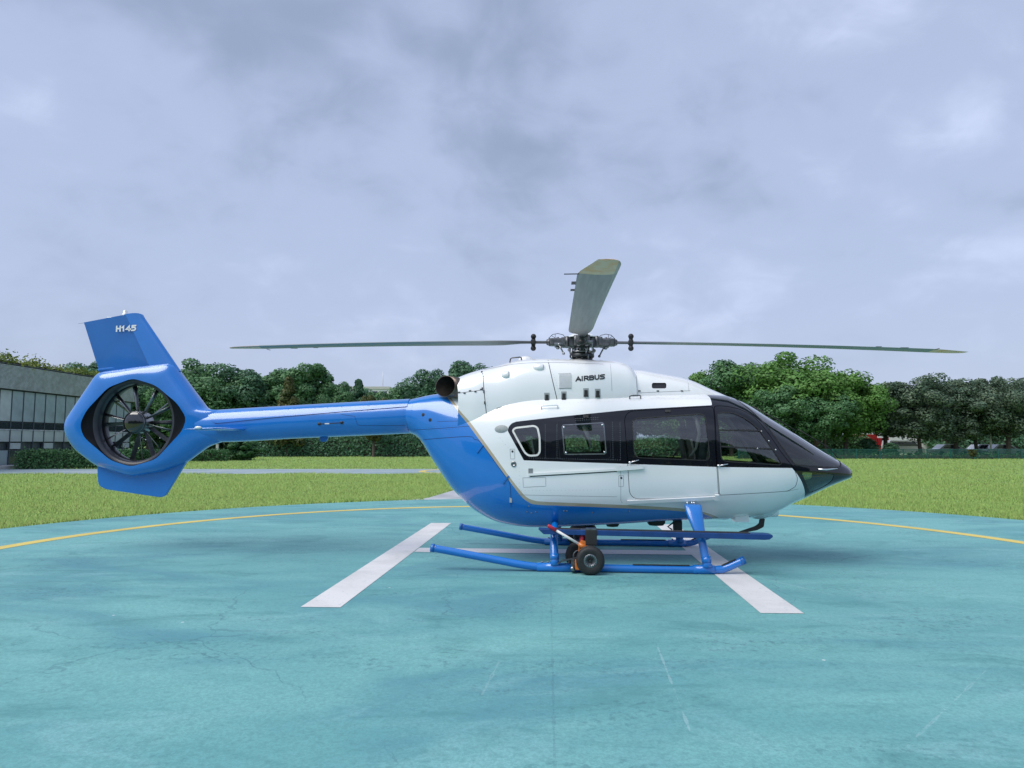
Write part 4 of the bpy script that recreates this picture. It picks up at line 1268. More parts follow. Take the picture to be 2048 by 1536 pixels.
for k, a in enumerate(ang):
    q = Matrix.Rotation(R(-a - 8), 4, 'Y')
    b = MB()
    vs, fs = [], []
    for i, r in enumerate((.17, .25, .40, .585)):
        ch, tw = (.028, .055, .062, .058)[i], R((62, 58, 52, 46)[i])
        for (x, y) in ((-.5, 0), (-.2, .07), (.2, .06), (.5, 0), (.2, -.05), (-.2, -.05)):
            xx, yy = x * ch, y * ch
            vs.append((xx * math.cos(tw) - yy * math.sin(tw), xx * math.sin(tw) + yy * math.cos(tw) - .03, r))
    for i in range(3):
        for j in range(6): fs.append((i * 6 + j, i * 6 + (j + 1) % 6, (i + 1) * 6 + (j + 1) % 6, (i + 1) * 6 + j))
    fs.append((18, 19, 20, 21, 22, 23))
    b.face_list(vs, fs, True).build('fan_blade', M['steel'], fan).matrix_local = q
    MB().tube([(0, -.06, .168), (0, -.06, .19)], .022, 10).build('blade_root', M['dark_metal'], fan).matrix_local = q
for k in range(10):
    q = Matrix.Rotation(R(-36 * k - 20), 4, 'Y')
    MB().box((0, .10, .375), (.010, .075, .45), rot=rotm('Z', 36), bev=.003).build('stator_vane', M['titanium'], fan).matrix_local = q
MB().tube([(.1, .06, 0), (.6, .06, .0)], .030, 10).build('fan_drive_shaft', M['dark_metal'], fan)

# ---- fin, rudder, lower fin, stabiliser
def lerp(a, b, t): return a + (b - a) * t
NT, NC = 22, 14
fin_v, fin_f = [], []
for s in (-1, 1):
    base = len(fin_v)
    for i in range(NT):
        t = i / (NT - 1)
        le = np.array((lerp(-6.30, -6.965, t), lerp(2.80, 3.695, t))); rl = np.array((lerp(-6.69, -7.229, t), lerp(2.72, 3.715, t)))
        for j in range(NC):
            c = j / (NC - 1)
            p = le + (rl - le) * (1 - math.cos(c * math.pi / 2))
            hv = lerp(.085, .060, t) * math.sin(c * math.pi / 2) ** .8
            fin_v.append((p[0], s * hv, p[1] + (.03 * math.sin(c * math.pi) if i == NT - 1 else 0)))
    for i in range(NT - 1):
        for j in range(NC - 1):
            a = base + i * NC + j
            fin_f.append((a, a + 1, a + NC + 1, a + NC) if s < 0 else (a, a + NC, a + NC + 1, a + 1))
n0 = NT * NC
for j in range(NC - 1): fin_f.append(((NT - 1) * NC + j, (NT - 1) * NC + j + 1, n0 + (NT - 1) * NC + j + 1, n0 + (NT - 1) * NC + j))
for i in range(NT - 1): fin_f.append((i * NC + NC - 1, n0 + i * NC + NC - 1, n0 + (i + 1) * NC + NC - 1, (i + 1) * NC + NC - 1))
fin = MB().face_list(fin_v, fin_f, True).build('tail_fin', M['blue'], HELI)
md = fin.modifiers.new('split', 'EDGE_SPLIT'); md.split_angle = R(50)


def rud_v(u, w):
    t = (w - 2.80) / .9
    rl = lerp(-6.735, -7.229, t); te = lerp(-7.64, -7.955, t)
    c = min(max((u - te) / (rl - te), 0), 1)
    return lerp(.010, lerp(.062, .045, t), c)


rv = []
for s in (-1, 1):
    for (u, w) in ((-6.72, 2.85), (-7.64, 2.765), (-7.955, 3.600), (-7.229, 3.712)):
        rv.append((u, s * rud_v(u, w), w))
rud = MB().face_list(rv, [(0, 1, 2, 3), (7, 6, 5, 4), (0, 4, 5, 1), (1, 5, 6, 2), (2, 6, 7, 3), (3, 7, 4, 0)]).build('rudder_panel', M['blue_flat'], fin)
stroke_text('lettering', 'H145', -7.362, 3.430, .074, .098, .25, -1, M['letter_white'], fin, lambda u, w: (u, -.070, w), .03, .018)
stroke_text('lettering', 'H145', -7.362, 3.430, .074, .098, .25, 1, M['letter_white'], fin, lambda u, w: (u, .070, w), .03, .018)
MB().tube([(-7.955, 0, 3.57), (-7.22, 0, 3.655), (-6.93, 0, 3.65)], .004, 6).build('tip_cap_seam', M['vent'], fin)
MB().lathe([(.045, 0), (.045, .03), (.034, .035), (.034, .075), (.02, .09), (0, .092)], (-7.27, 0, 3.70), n=16).build('beacon', M['lens'], fin)
MB().ball((-7.52, 0, 3.672), (.07, .03, .012), 12).build('gps_antenna', M['white'], fin)
MB().tube([(-7.94, 0, 3.595), (-8.06, 0, 3.585)], [.003, .0015], 5).build('static_wick', M['panel'], fin)
low = [(-7.61, 1.38), (-7.575, 1.05), (-7.54, .99), (-7.43, .945), (-6.56, .83), (-6.50, .835), (-6.455, .87), (-6.12, 1.42)]
MB().prism(round_poly(low, .03, 4), -.03, .03).build('lower_fin', M['blue'], HELI, bevel=.02)
MB().box((-7.40, 0, 2.86), (.55, .05, .04), rot=rotm('Y', -6), bev=.015).build('fin_root_step', M['blue'], HELI)
for s in (-1, 1):
    V, F = [], []
    for i, v in enumerate((.10, .35, .7, 1.02, 1.10, 1.125)):
        le, te = -5.11, -5.60
        th = (.034, .032, .029, .027, .022, .004)[i]
        k = (1, 1, 1, 1, .96, .85)[i]
        for a in np.linspace(0, 2 * math.pi, 20, endpoint=False):
            x = .5 + .5 * math.cos(a)
            yy = th * math.sin(a) * (.35 + .65 * x) * 1.1
            V.append((te + (le - te) * (.5 + (x - .5) * k), s * v, 1.875 + yy - .012 * (1 - x)))
    for i in range(5):
        for j in range(20): F.append((i * 20 + j, i * 20 + (j + 1) % 20, (i + 1) * 20 + (j + 1) % 20, (i + 1) * 20 + j))
    F.append(tuple(range(100, 120)))
    st = MB().face_list(V, F, True).build('horizontal_stabiliser', M['blue'], HELI)
    MB().ball((-5.36, s * 1.13, 1.885), (.055, .022, .022), 12).build('position_light', M['lens'], st)

# ---- main rotor
ROT = empty('main_rotor'); ROT.parent = HELI; ROT.location = (0, 0, 3.18)
MB().lathe([(.19, -.31), (.19, -.28), (.15, -.26), (.13, -.20), (.115, -.12), (.12, -.06), (.10, 0), (.10, .06), (0, .07)], n=24).build('rotor_mast', M['titanium'], ROT)
MB().lathe([(.12, -.235), (.175, -.235), (.185, -.22), (.185, -.19), (.17, -.18), (.12, -.18)], n=28).build('swash_plate', M['dark_metal'], ROT)
MB().lathe([(.10, -.165), (.155, -.165), (.165, -.15), (.155, -.135), (.10, -.135)], n=28).build('swash_plate', M['steel'], ROT)
MB().lathe([(0, .155), (.06, .152), (.15, .125), (.215, .085), (.225, .07), (.20, .066)], n=32).build('hub_cover', M['white'], ROT)
star = MB()
for k in range(4):
    q = Matrix.Rotation(R(90 * k), 3, 'Z')
    star.box(q @ Vector((.18, 0, 0)), (.26, .17, .15), rot=q, bev=.025).tube([q @ Vector((.22, .09, -.07)), q @ Vector((.22, .09, .08))], .03, 10).tube([q @ Vector((.22, -.09, -.07)), q @ Vector((.22, -.09, .08))], .03, 10).box(q @ Vector((.27, 0, .03)), (.10, .13, .035), rot=q, bev=.01).box(q @ Vector((.27, 0, -.03)), (.10, .13, .035), rot=q, bev=.01)
star.lathe([(.0, .065), (.15, .06), (.16, .03), (.16, -.04), (.14, -.07), (0, -.075)], n=24)
star.build('hub_star', M['titanium'], ROT)


def foil(c, th, n=16):
    out = []
    for i in range(n):
        a = 2 * math.pi * i / n
        x = .5 + .5 * math.cos(a)
        t = th * 5 * (.2969 * math.sqrt(x) - .126 * x - .3516 * x * x + .2843 * x ** 3 - .1036 * x ** 4)
        out.append(((.30 - x) * c, (t if a <= math.pi else -t) * c))
    return out


def blade_material():
    m = bpy.data.materials.new('grey_composite_blade')
    N, L = nodes_of(m); b = N['Principled BSDF']
    v = ocoord(N, L); sx = N.new('ShaderNodeSeparateXYZ'); L.new(v, sx.inputs[0])
    st = noise(N, L, 3, 5, .6, ocoord(N, L, (.6, 9, 3)))
    c = mixc(N, L, ramp2(N, L, st, .35, .7), (.20, .20, .205), (.29, .285, .285))
    tip = mth(N, L, 'GREATER_THAN', sx.outputs[0], 4.98)
    wear = ramp2(N, L, noise(N, L, 6, 5, .65, v, 1.0), .38, .66)
    tc_ = mixc(N, L, wear, (.86, .40, .15), (.86, .56, .40))
    c = mixc(N, L, tip, c, tc_)
    edge = mth(N, L, 'GREATER_THAN', sx.outputs[1], .066)
    c = mixc(N, L, mth(N, L, 'MULTIPLY', edge, .8), c, (.30, .33, .33))
    root = ramp2(N, L, sx.outputs[0], 1.6, .9)
    c = mixc(N, L, mth(N, L, 'MULTIPLY', root, .75), c, (.022, .03, .038))
    L.new(c, b.inputs['Base Color']); b.inputs['Roughness'].default_value = .38
    return m


M['blade'] = blade_material()
st = [(.46, .085, .55, 0), (.62, .080, .55, 0), (.80, .085, .50, 0), (.92, .12, .36, 0), (1.05, .22, .20, 0), (1.20, .30, .15, 0), (1.40, .325, .13, 0)] + [(r, .325, .12, 0) for r in (2.0, 2.8, 3.6, 4.4, 4.95)]
for (r, le, te, th) in ((5.08, .0975, -.205, .12), (5.18, .0975, -.178, .115), (5.28, .096, -.150, .11), (5.36, .088, -.127, .10), (5.42, .074, -.112, .09), (5.46, .054, -.102, .08), (5.485, .028, -.095, .07), (5.50, -.02, -.09, .05)):
    st.append((r, le - te, th, le - .3 * (le - te)))      # the tip: trailing edge cut forward, leading edge rounded off
V, F = [], []
for (r, c, th, sh) in st:
    tw = R(6 - 6 * (r / 5.5))
    dz = -.118 * (r / 5.5) ** 2
    for (y, z) in foil(c, th):
        y += sh
        yy, zz = y * math.cos(tw) - z * math.sin(tw), y * math.sin(tw) + z * math.cos(tw)
        V.append((r, yy, zz + dz))
n = 16
for i in range(len(st) - 1):
    for j in range(n): F.append((i * n + j, i * n + (j + 1) % n, (i + 1) * n + (j + 1) % n, (i + 1) * n + j))
F += [tuple(range(n))[::-1], tuple(range((len(st) - 1) * n, len(st) * n))]
bm_ = MB().face_list(V, F, True)
blade0 = bm_.build('rotor_blade', M['blade'], ROT)
md = blade0.modifiers.new('split', 'EDGE_SPLIT'); md.split_angle = R(45)
pend = MB()
for s in (-1, 1):
    pend.tube([(.73, -.03, 0), (.73, -.03, .085 * s)], .030, 8).ball((.73, -.03, .09 * s), (.042, .055, .042), 12)
pend.box((.73, 0, 0), (.075, .12, .07), bev=.02)
pend.build('pendulum_absorber', M['panel'], blade0)
MB().box((.38, 0, 0), (.20, .15, .115), bev=.025).box((.34, 0, -.05), (.14, .19, .045), bev=.015).tube([(.46, 0, 0), (.50, 0, 0), (.53, 0, 0)], [.058, .052, .040], 14).tube([(.36, .05, -.07), (.36, .05, .07)], .020, 10).tube([(.36, -.05, -.07), (.36, -.05, .07)], .020, 10).build('blade_grip', M['titanium'], blade0)
MB().tube([(.47, 0, 0), (.49, 0, 0)], .062, 14).build('grip_ring', M['dark_metal'], blade0)
MB().box((.36, .10, -.045), (.10, .09, .04), bev=.012).tube([(.34, .13, -.05), (.27, .15, -.19)], .012, 8).ball((.34, .13, -.05), .022, 10).ball((.27, .15, -.19), .022, 10).build('pitch_link', M['steel'], blade0)
MB().tube([(.50, .02, .055), (.44, .02, .115), (.36, .02, .13), (.28, .02, .11), (.25, .02, .07)], .005, 6).tube([(.40, .02, .125), (.40, .02, .06)], .004, 6).tube([(.46, .03, .10), (.40, .03, .06)], .004, 6).build('bonding_strap', M['dark_metal'], blade0)
MB().ball((.36, .06, -.085), (.028, .028, .016), 10).ball((.36, -.06, -.085), (.028, .028, .016), 10).build('grip_bolt', M['steel'], blade0)
for r, w in ((4.20, .035), (4.55, .05)):
    dzz = -.118 * (r / 5.5) ** 2 - .005
    MB().box((r, -.245, dzz), (w * 2.2, .04, .004)).build('trim_tab', M['dark_metal'], blade0)
MB().box((4.98, -.275, -.105), (.012, .12, .006)).build('static_wick', M['panel'], blade0)
slots = [(-1.6 + 180 + 90, -.008), (0.4, -.0168), (180.4, .0168), (90.4, .018)]
for i, (ps, sl) in enumerate(slots):
    b = blade0 if i == 0 else copy_tree(blade0, ROT)
    ang_ = ps if i else 271.6
    b.matrix_local = Matrix.Rotation(R(ang_), 4, 'Z') @ Matrix.Rotation(-sl, 4, 'Y')
sc_ = MB()
for a in (20, 110, 200, 290):
    q = Matrix.Rotation(R(a), 3, 'Z')
    sc_.tube([q @ Vector((.17, 0, -.20)), q @ Vector((.20, 0, -.12)), q @ Vector((.15, 0, -.04))], .014, 8).ball(q @ Vector((.20, 0, -.12)), .026, 10)
    sc_.tube([q @ Vector((.165, .04, -.29)), q @ Vector((.175, .03, -.20))], .012, 8).ball(q @ Vector((.18, .05, -.16)), .02, 8)
sc_.build('scissor_links', M['steel'], ROT)
for a in range(0, 360, 30):
    q = Matrix.Rotation(R(a), 3, 'Z')
    MB().tube([q @ Vector((.150, 0, -.255)), q @ Vector((.150, 0, -.245))], .012, 8).build('mast_bolt', M['steel'], ROT)
for a in (-100, -80, -60, -120):
    q = Matrix.Rotation(R(a), 3, 'Z')
    MB().box(q @ Vector((.135, 0, -.115)), (.02, .025, .03), rot=q, bev=.004).build('mast_bracket', M['steel'], ROT)

# ---- landing gear
for s in (-1, 1):
    y = 1.20 * s
    path = smooth_line([(-2.03, y, .285), (-1.55, y, .205), (-1.10, y, .128), (-.80, y, .078), (-.55, y, .056), (-.2, y, .054), (1.0, y, .052), (1.55, y, .052), (1.70, y, .058), (1.80, y, .078), (2.035, y, .185)], 5)
    sk = MB().tube(path, .050, 16).build('skid', M['blue'], HELI)
    MB().tube([path[0], Vector(path[0]) + Vector((.05, 0, -.0085))], .056, 16).build('skid_end_cap', M['blue_flat'], sk)
    MB().tube([path[-1], Vector(path[-1]) - Vector((.05, 0, .023))], .053, 16).build('skid_end_cap', M['blue_flat'], sk)
    for (a, b) in ((-.62, -.05), (1.38, 1.66)):
        MB().tube([(a, y, .055), (b, y, .053)], .059, 16).build('skid_shoe', M['blue'], sk)
    MB().box((.98, y, .103), (.72, .055, .008), bev=.002).build('grip_strip', M['grip_tape'], sk)
    MB().box((1.835, y, .148), (.20, .055, .008), rot=rotm('Y', -25), bev=.002).build('grip_strip', M['grip_tape'], sk)
    for uu in (-.55, -.48, -.2, -.1, 1.45, 1.6):
        MB().tube([(uu, y, .11), (uu, y, .128)], .014, 6).build('shoe_bolt', M['steel'], sk)
    # rear leg
    rl = MB().tube([(-.385, y, .075), (-.39, y * .99, .14), (-.40, y * .95, .33), (-.40, y * .84, .46), (-.40, y * .66, .535), (-.40, 0, .55)], [.075, .056, .052, .05, .05, .05], 16).build('rear_leg', M['blue'], HELI)
    MB().tube([(-.388, y * .99, .15), (-.392, y * .975, .22)], .060, 16).build('leg_collar', M['blue'], rl)
    # front leg with its streamlined fairing
    flg = MB().tube([(1.565, y, .075), (1.56, y * .99, .13), (1.525, y * .95, .36), (1.49, y * .86, .62), (1.47, y * .74, .78), (1.46, y * .55, .80)], [.078, .058, .053, .05, .05, .05], 16).build('front_leg', M['blue'], HELI)
    MB().tube([(1.563, y * .99, .135), (1.553, y * .98, .215)], .062, 16).build('leg_collar', M['blue'], flg)
    prof = [((1.445, y * .735, .855), .105, .035), ((1.45, y * .765, .82), .113, .055), ((1.455, y * .80, .74), .108, .065), ((1.475, y * .855, .62), .088, .064), ((1.50, y * .90, .50), .070, .060), ((1.51, y * .925, .42), .062, .058)]
    V, F = [], []
    for (c, a, b) in prof:
        for i in range(20):
            t = 2 * math.pi * i / 20
            V.append((c[0] + a * math.copysign(abs(math.cos(t)) ** .6, math.cos(t)), c[1] + b * math.copysign(abs(math.sin(t)) ** .7, math.sin(t)), c[2]))
    for i in range(len(prof) - 1):
        for j in range(20): F.append((i * 20 + j, i * 20 + (j + 1) % 20, (i + 1) * 20 + (j + 1) % 20, (i + 1) * 20 + j))
    F += [tuple(range(20)), tuple(range(100, 120))]
    MB().face_list(V, F, True).build('leg_fairing', M['blue'], flg)
    for dx in (-.06, 0.0, .03):
        MB().tube([(1.44 + dx, y * .725, .85), (1.44 + dx, y * .72, .885)], .010, 6).build('fairing_bolt', M['chrome'], flg)
    # step board
    z0, z1 = .520, .484
    pr = [(-.60, z0 + .037), (2.30, z1 + .036), (2.365, z1 + .030), (2.372, z1 + .005), (2.33, z1 - .028), (2.27, z1 - .034), (-.53, z0 - .030)]
    st_ = MB().prism(pr, y * 1.085, y * .925).build('step_board', M['blue_dark'], HELI, bevel=.006)
    MB().box((.85, y * 1.0, .541), (2.5, .13, .006), rot=rotm('Y', .69)).build('grip_strip', M['grip_tape'], st_)
    for uu in (-.40, 1.52): MB().tube([(uu, y * .86, .47), (uu, y * .95, .50)], .030, 8).build('step_bracket', M['blue'], st_)

# ------------------------------------------------------------------ ground handling wheels clamped to the skids
def handling_wheels(side, label, handle=True):
    root = empty('ground_handling_wheels', (0, 0, 0))
    root.matrix_world = Matrix.Translation((1.05, 10.6, .012)) @ Matrix.Rotation(R(-5), 4, 'Z') @ Matrix.Translation((0, 0, 0))
    tag(root, label, 'wheel dolly', 'wheel sets clamped to the skids')
    s = side
    for (u, v) in ((.07, 1.40), (-.07, 1.02)):
        prof = [(.075, -.055), (.10, -.062), (.135, -.066), (.160, -.060), (.173, -.042), (.178, -.02), (.178, .02), (.173, .042), (.160, .060), (.135, .066), (.10, .062), (.075, .055)]
        t = MB().lathe(prof, (u, v * s, .182), 'Y', 40).build('tyre', M['rubber'], root)
        for rr in (-.03, -.01, .01, .03):
            MB().lathe([(.1775, rr - .003), (.1805, rr - .002), (.1805, rr + .002), (.1775, rr + .003)], (u, v * s, .182), 'Y', 40).build('tread_rib', M['rubber'], t)
        rim = MB().lathe([(.0, .0), (.02, .045), (.05, .040), (.055, .05), (.082, .060), (.086, .052), (.086, -.052), (.082, -.060), (.055, -.05), (.05, -.040), (.02, -.045), (0, 0)], (u, v * s, .182), 'Y', 32).build('wheel_rim', M['steel'], t)
        for k in range(16):
            a = 2 * math.pi * k / 16
            MB().box((u + .064 * math.cos(a), (v + .052) * s if v > 1.2 else (v - .052) * s, .182 + .064 * math.sin(a)), (.026, .012, .007), rot=Matrix.Rotation(-a, 3, 'Y'), bev=.002).build('wheel_rib', M['dark_metal'], t)
        MB().lathe([(0, .068), (.018, .066), (.022, .05)], (u, 0, .182), 'Y', 14).build('hub_nut', M['dark_metal'], t).location = (0, v * s if s > 0 else v * s - .0, 0)
        MB().tube([(u, (v - .09) * s, .182), (u, (v + .072) * s, .182)], .016, 12).build('axle', M['dark_metal'], t)
    body = MB().box((-.03, 1.24 * s, .22), (.10, .10, .34), bev=.01).box((-.045, 1.25 * s, .11), (.16, .16, .13), bev=.01)
    body.box((-.01, 1.27 * s, .36), (.11, .09, .10), rot=rotm('Y', 20), bev=.01).prism([(-.13, .15), (.05, .15), (.09, .045), (-.05, .045)], 1.30 * s, 1.325 * s)
    body.build('jack_frame', M['orange'], root)
    MB().tube([(-.04, 1.24 * s, .36), (-.02, 1.24 * s, .50)], .032, 12).build('jack_cylinder', M['red'], root)
    MB().tube([(-.02, 1.24 * s, .50), (-.01, 1.24 * s, .55)], .020, 10).box((-.01, 1.24 * s, .545), (.08, .05, .03), bev=.008).build('jack_head', M['steel'], root)
    b = MB().box((.085, 1.24 * s, .455), (.15, .16, .20), bev=.015).build('pump_box', M['panel'], root)
    MB().box((.085, 1.24 * s, .562), (.13, .14, .016), bev=.005).build('box_lid', M['steel'], b)
    MB().tube([(-.62, 1.22 * s, .075), (-.52, 1.22 * s, .13)], .015, 6)
    MB().box((-.19, 1.26 * s, .17), (.22, .06, .018), rot=rotm('Y', -12), bev=.004).box((-.31, 1.26 * s, .135), (.10, .05, .014), rot=rotm('Y', -32), bev=.003).box((-.15, 1.28 * s, .10), (.05, .05, .16), bev=.008).build('skid_clamp', M['titanium'], root)
    MB().lathe([(0, .03), (.028, .028), (.03, 0), (.03, -.03), (0, -.032)], (-.155, 1.325 * s, .06), 'Y', 16).build('clamp_roller', M['steel'], root)
    if handle:
        a, c = Vector((-.02, 1.33 * s, .345)), Vector((-.475, 1.30 * s, .605))
        MB().tube([a + Vector((.04, 0, -.02)), a.lerp(c, .12)], .026, 10).build('handle_socket', M['orange'], root)
        MB().tube([a.lerp(c, .10), a.lerp(c, .78)], .017, 12).build('handle_bar', M['offwhite'], root)
        MB().tube([a.lerp(c, .76), a.lerp(c, .97), c], [.024, .024, .018], 12).build('handle_grip', M['red'], root)
    return root


handling_wheels(-1, 'orange ground wheel set with white jack handle on the near skid')
handling_wheels(1, 'dark ground wheel set half hidden under the belly on the far skid', False)

# ------------------------------------------------------------------ vegetation
def unit(n):
    v = RNG.normal(size=(n, 3)); return v / np.linalg.norm(v, axis=1, keepdims=True)


def leaf_quads(P, Nrm, size, rng, aspect=.62):
    """One small bent-free leaf quad per point, facing roughly along Nrm."""
    n = len(P)
    r = rng.normal(size=(n, 3))
    t = np.cross(Nrm, r); t /= np.maximum(np.linalg.norm(t, axis=1, keepdims=True), 1e-6)
    b = np.cross(Nrm, t)
    s = (size * (.6 + .8 * rng.random(n)))[:, None]
    t = t * s * .5; b = b * s * .5 * aspect
    V = np.stack([P - t, P - b, P + t, P + b], 1).reshape(-1, 3)     # diamond-shaped leaf
    F = np.arange(4 * n).reshape(n, 4)
    return V, F


def crown_mesh(name, seed, rx, rz, z0, clumps=70, per=190, leaf=.25, shape='round'):
    """Leaves gathered in clumps through an uneven crown; the trunk stands at the origin."""
    g = np.random.default_rng(seed)
    Pn, Nn, Sn = [], [], []
    for c in range(clumps):
        d = g.normal(size=3); d /= np.linalg.norm(d)
        rr = g.random() ** .42
        e = d * rr
        if shape == 'cone':
            h = g.random() ** .8
            a = g.random() * 2 * np.pi
            q = (1 - h) * (.55 + .45 * g.random())
            ctr = np.array((rx * q * np.cos(a), rx * q * np.sin(a), z0 + h * rz * 2 * .95))
            cr = rx * (.16 + .22 * (1 - h))
        else:
            ctr = np.array((e[0] * rx, e[1] * rx, z0 + rz + e[2] * rz))
            if e[2] < 0: ctr[0] *= 1 + .15 * e[2]; ctr[1] *= 1 + .15 * e[2]
            cr = rx * (.17 + .17 * g.random())
        k = int(per * (.6 + .8 * g.random()))
        n = g.normal(size=(k, 3)); n[:, 2] += .35
        n /= np.linalg.norm(n, axis=1, keepdims=True)
        shell = cr * (.72 + .38 * g.random((k, 1)))
        p = ctr + n * shell * np.array((1, 1, .78))
        m = n + g.normal(size=(k, 3)) * .55 + np.array((0, 0, .25))
        m /= np.linalg.norm(m, axis=1, keepdims=True)
        Pn.append(p); Nn.append(m); Sn.append(n)
    V, F = leaf_quads(np.concatenate(Pn), np.concatenate(Nn), leaf, g)
    sh = np.concatenate(Sn) * .75 + np.concatenate(Nn) * .55; sh /= np.linalg.norm(sh, axis=1, keepdims=True)
    o = np_mesh(name, V, F, smooth=True, normals=np.repeat(sh, 4, axis=0)); me = o.data
    bpy.data.objects.remove(o)
    return me


def trunk_mesh(name, seed, h, r, spread, wash=False):
    g = random.Random(seed)
    mb = MB()
    top = Vector((g.uniform(-.3, .3), g.uniform(-.3, .3), h))
    mid = Vector((g.uniform(-.15, .15), g.uniform(-.15, .15), h * .5))
    mb.tube([(0, 0, -.05), (0, 0, .15), mid, top], [r * 1.5, r * 1.1, r * .85, r * .3], 8)
    for k in range(6):
        z = h * g.uniform(.28, .7); a = g.uniform(0, 6.28); l = spread * g.uniform(.45, .8)
        p0 = Vector((mid.x * z / h * 2 if z < h / 2 else mid.x, mid.y, z))
        p2 = p0 + Vector((math.cos(a) * l, math.sin(a) * l, l * g.uniform(.5, 1.0)))
        p1 = p0.lerp(p2, .5) + Vector((0, 0, .15 * l))
        mb.tube([p0, p1, p2], [r * .5, r * .34, r * .12], 6)
    bmesh.ops.recalc_face_normals(mb.bm, faces=mb.bm.faces[:])
    me = bpy.data.meshes.new(name); mb.bm.to_mesh(me); mb.bm.free()
    return me


# meshes for a 10 m tall tree, scaled per tree
CROWNS = {
    'round_a': crown_mesh('crown', 1, 4.0, 3.9, 2.0, 110, 300, .27), 'round_b': crown_mesh('crown', 2, 3.7, 4.1, 1.8, 110, 300, .27), 'round_c': crown_mesh('crown', 3, 4.4, 3.7, 2.5, 115, 300, .27),
    'open_a': crown_mesh('crown', 4, 3.6, 3.6, 2.9, 66, 300, .29), 'open_b': crown_mesh('crown', 5, 3.3, 3.8, 2.5, 62, 300, .29),
    'cone': crown_mesh('crown', 6, 2.3, 4.6, 1.0, 95, 150, .30, 'cone'), 'shrub': crown_mesh('crown', 8, 4.4, 4.6, .3, 70, 190, .55)}
TRUNKS = [trunk_mesh('trunk', 21, 7.2, .24, 3.0), trunk_mesh('trunk', 22, 6.8, .20, 2.8), trunk_mesh('trunk', 23, 7.4, .26, 3.2)]
for me in TRUNKS: me.materials.append(M['trunk'])
for me in CROWNS.values(): me.materials.append(M['leaf_mid'])


def at(px, Y): return (px - 1024) / 1420 * Y


def tree(kind, leaf, px, top, Y, width, label, name='broadleaf_tree', cat='tree', group=None, rot=None):
    """A tree at picture column px, Y metres away; top and width are picture sizes turned into metres at that distance."""
    h = 1.69 + (885 - top) / 1420 * Y
    w = width / 1420 * Y
    me = CROWNS[kind]
    xs = np.empty(len(me.vertices) * 3, np.float32); me.vertices.foreach_get('co', xs); xs = xs.reshape(-1, 3)
    sz, sx = h / xs[:, 2].max(), w / (2 * np.percentile(np.abs(xs[:, 0]), 98.5))
    t = empty(name, (at(px, Y), Y, 0), 0)
    tag(t, label, cat, group)
    i = int(px * 7 + top) % 3
    tr = link_mesh('trunk', TRUNKS[i], None, t); tr.scale = ((sx + sz) / 2, (sx + sz) / 2, sz)
    c = link_mesh('crown', me, None, t); c.scale = (sx, (sx + sz) / 2, sz); c.rotation_euler = (0, 0, rot if rot is not None else (px * 1.7) % 6.28)
    c.material_slots[0].link = 'OBJECT'; c.material_slots[0].material = M[leaf]
    return t


G1, G2, G3 = 'trees behind the tail boom', 'bright trees behind the nose', 'dark trees behind the fence'
tree('round_b', 'leaf_dark', 190, 716, 104, 130, 'dark tree top rising behind the planted roof of the grey building', group=G1)
tree('round_a', 'leaf_dark', 135, 728, 108, 80, 'low dark tree top showing above the roof planting at far left', group=G1)
tree('round_c', 'leaf_mid', 395, 716, 92, 190, 'broad dark green tree directly right of the tail fin', group=G1)
tree('round_a', 'leaf_dark', 478, 730, 94, 180, 'rounded tree behind the tail boom, second right of the fin', group=G1)
tree('round_b', 'leaf_dark', 300, 735, 98, 160, 'dark tree seen beside and through the tail fan ring', group=G1)
tree('round_b', 'leaf_mid', 548, 736, 96, 150, 'mid green tree behind the middle of the tail boom', group=G1)
tree('open_b', 'leaf_mid', 612, 727, 90, 110, 'tall ragged-topped tree, highest one above the tail boom', group=G1)
tree('cone', 'leaf_rust', 576, 752, 84, 66, 'slim yellowing tree in front of the darker trees above the boom', 'yellowing_tree', group=G1)
tree('round_c', 'leaf_mid', 660, 758, 90, 90, 'small light green tree left of the far white block', group=G1)
tree('cone', 'leaf_dark', 716, 757, 92, 62, 'dark pointed conifer in front of the far white block', 'conifer', group=G1)
tree('open_b', 'leaf_rust', 748, 790, 82, 44, 'low yellow-green sapling beside the pointed conifer', 'sapling', group=G1)
tree('round_c', 'leaf_dark', 705, 770, 99, 150, 'low dark tree behind the conifer, in front of the far white block', group=G1)
tree('round_a', 'leaf_mid', 782, 768, 93, 120, 'low rounded tree between the conifer and the tallest left clump', group=G1)
tree('round_c', 'leaf_dark', 862, 736, 94, 130, 'dense dark tree behind the engine exhaust', group=G1)
tree('round_b', 'leaf_dark', 930, 718, 98, 130, 'dense tree behind the engine cowling with its top above the exhaust', group=G1)
tree('round_c', 'leaf_dark', 1000, 752, 100, 130, 'dark tree almost hidden behind the white cowling', group=G1)
tree('round_b', 'leaf_dark', 1075, 775, 96, 130, 'dark tree behind the cabin, seen only through the rear side windows', group=G1)
tree('round_a', 'leaf_mid', 1165, 790, 92, 130, 'mid green tree behind the cabin, seen only through the square window', group=G1)
tree('round_c', 'leaf_dark', 1260, 780, 95, 130, 'dark tree behind the cabin, seen only through the sliding door window', group=G1)
tree('round_b', 'leaf_mid', 1335, 775, 93, 120, 'mid green tree low behind the rotor mast fairing', group=G1)
tree('round_a', 'leaf_bright', 1384, 738, 90, 110, 'small bright tree just above the cockpit roof', group=G2)
tree('round_b', 'leaf_mid', 1462, 716, 88, 150, 'mid green tree left of the tallest bright tree', group=G2)
tree('round_c', 'leaf_bright', 1588, 702, 84, 230, 'tallest and broadest bright green tree above the windshield', group=G2)
tree('round_a', 'leaf_bright', 1688, 738, 82, 150, 'bright green tree sloping down right of the tallest one', group=G2)
tree('round_b', 'leaf_mid', 1560, 770, 80, 130, 'lower bright tree in front, just above the nose glass', group=G2)
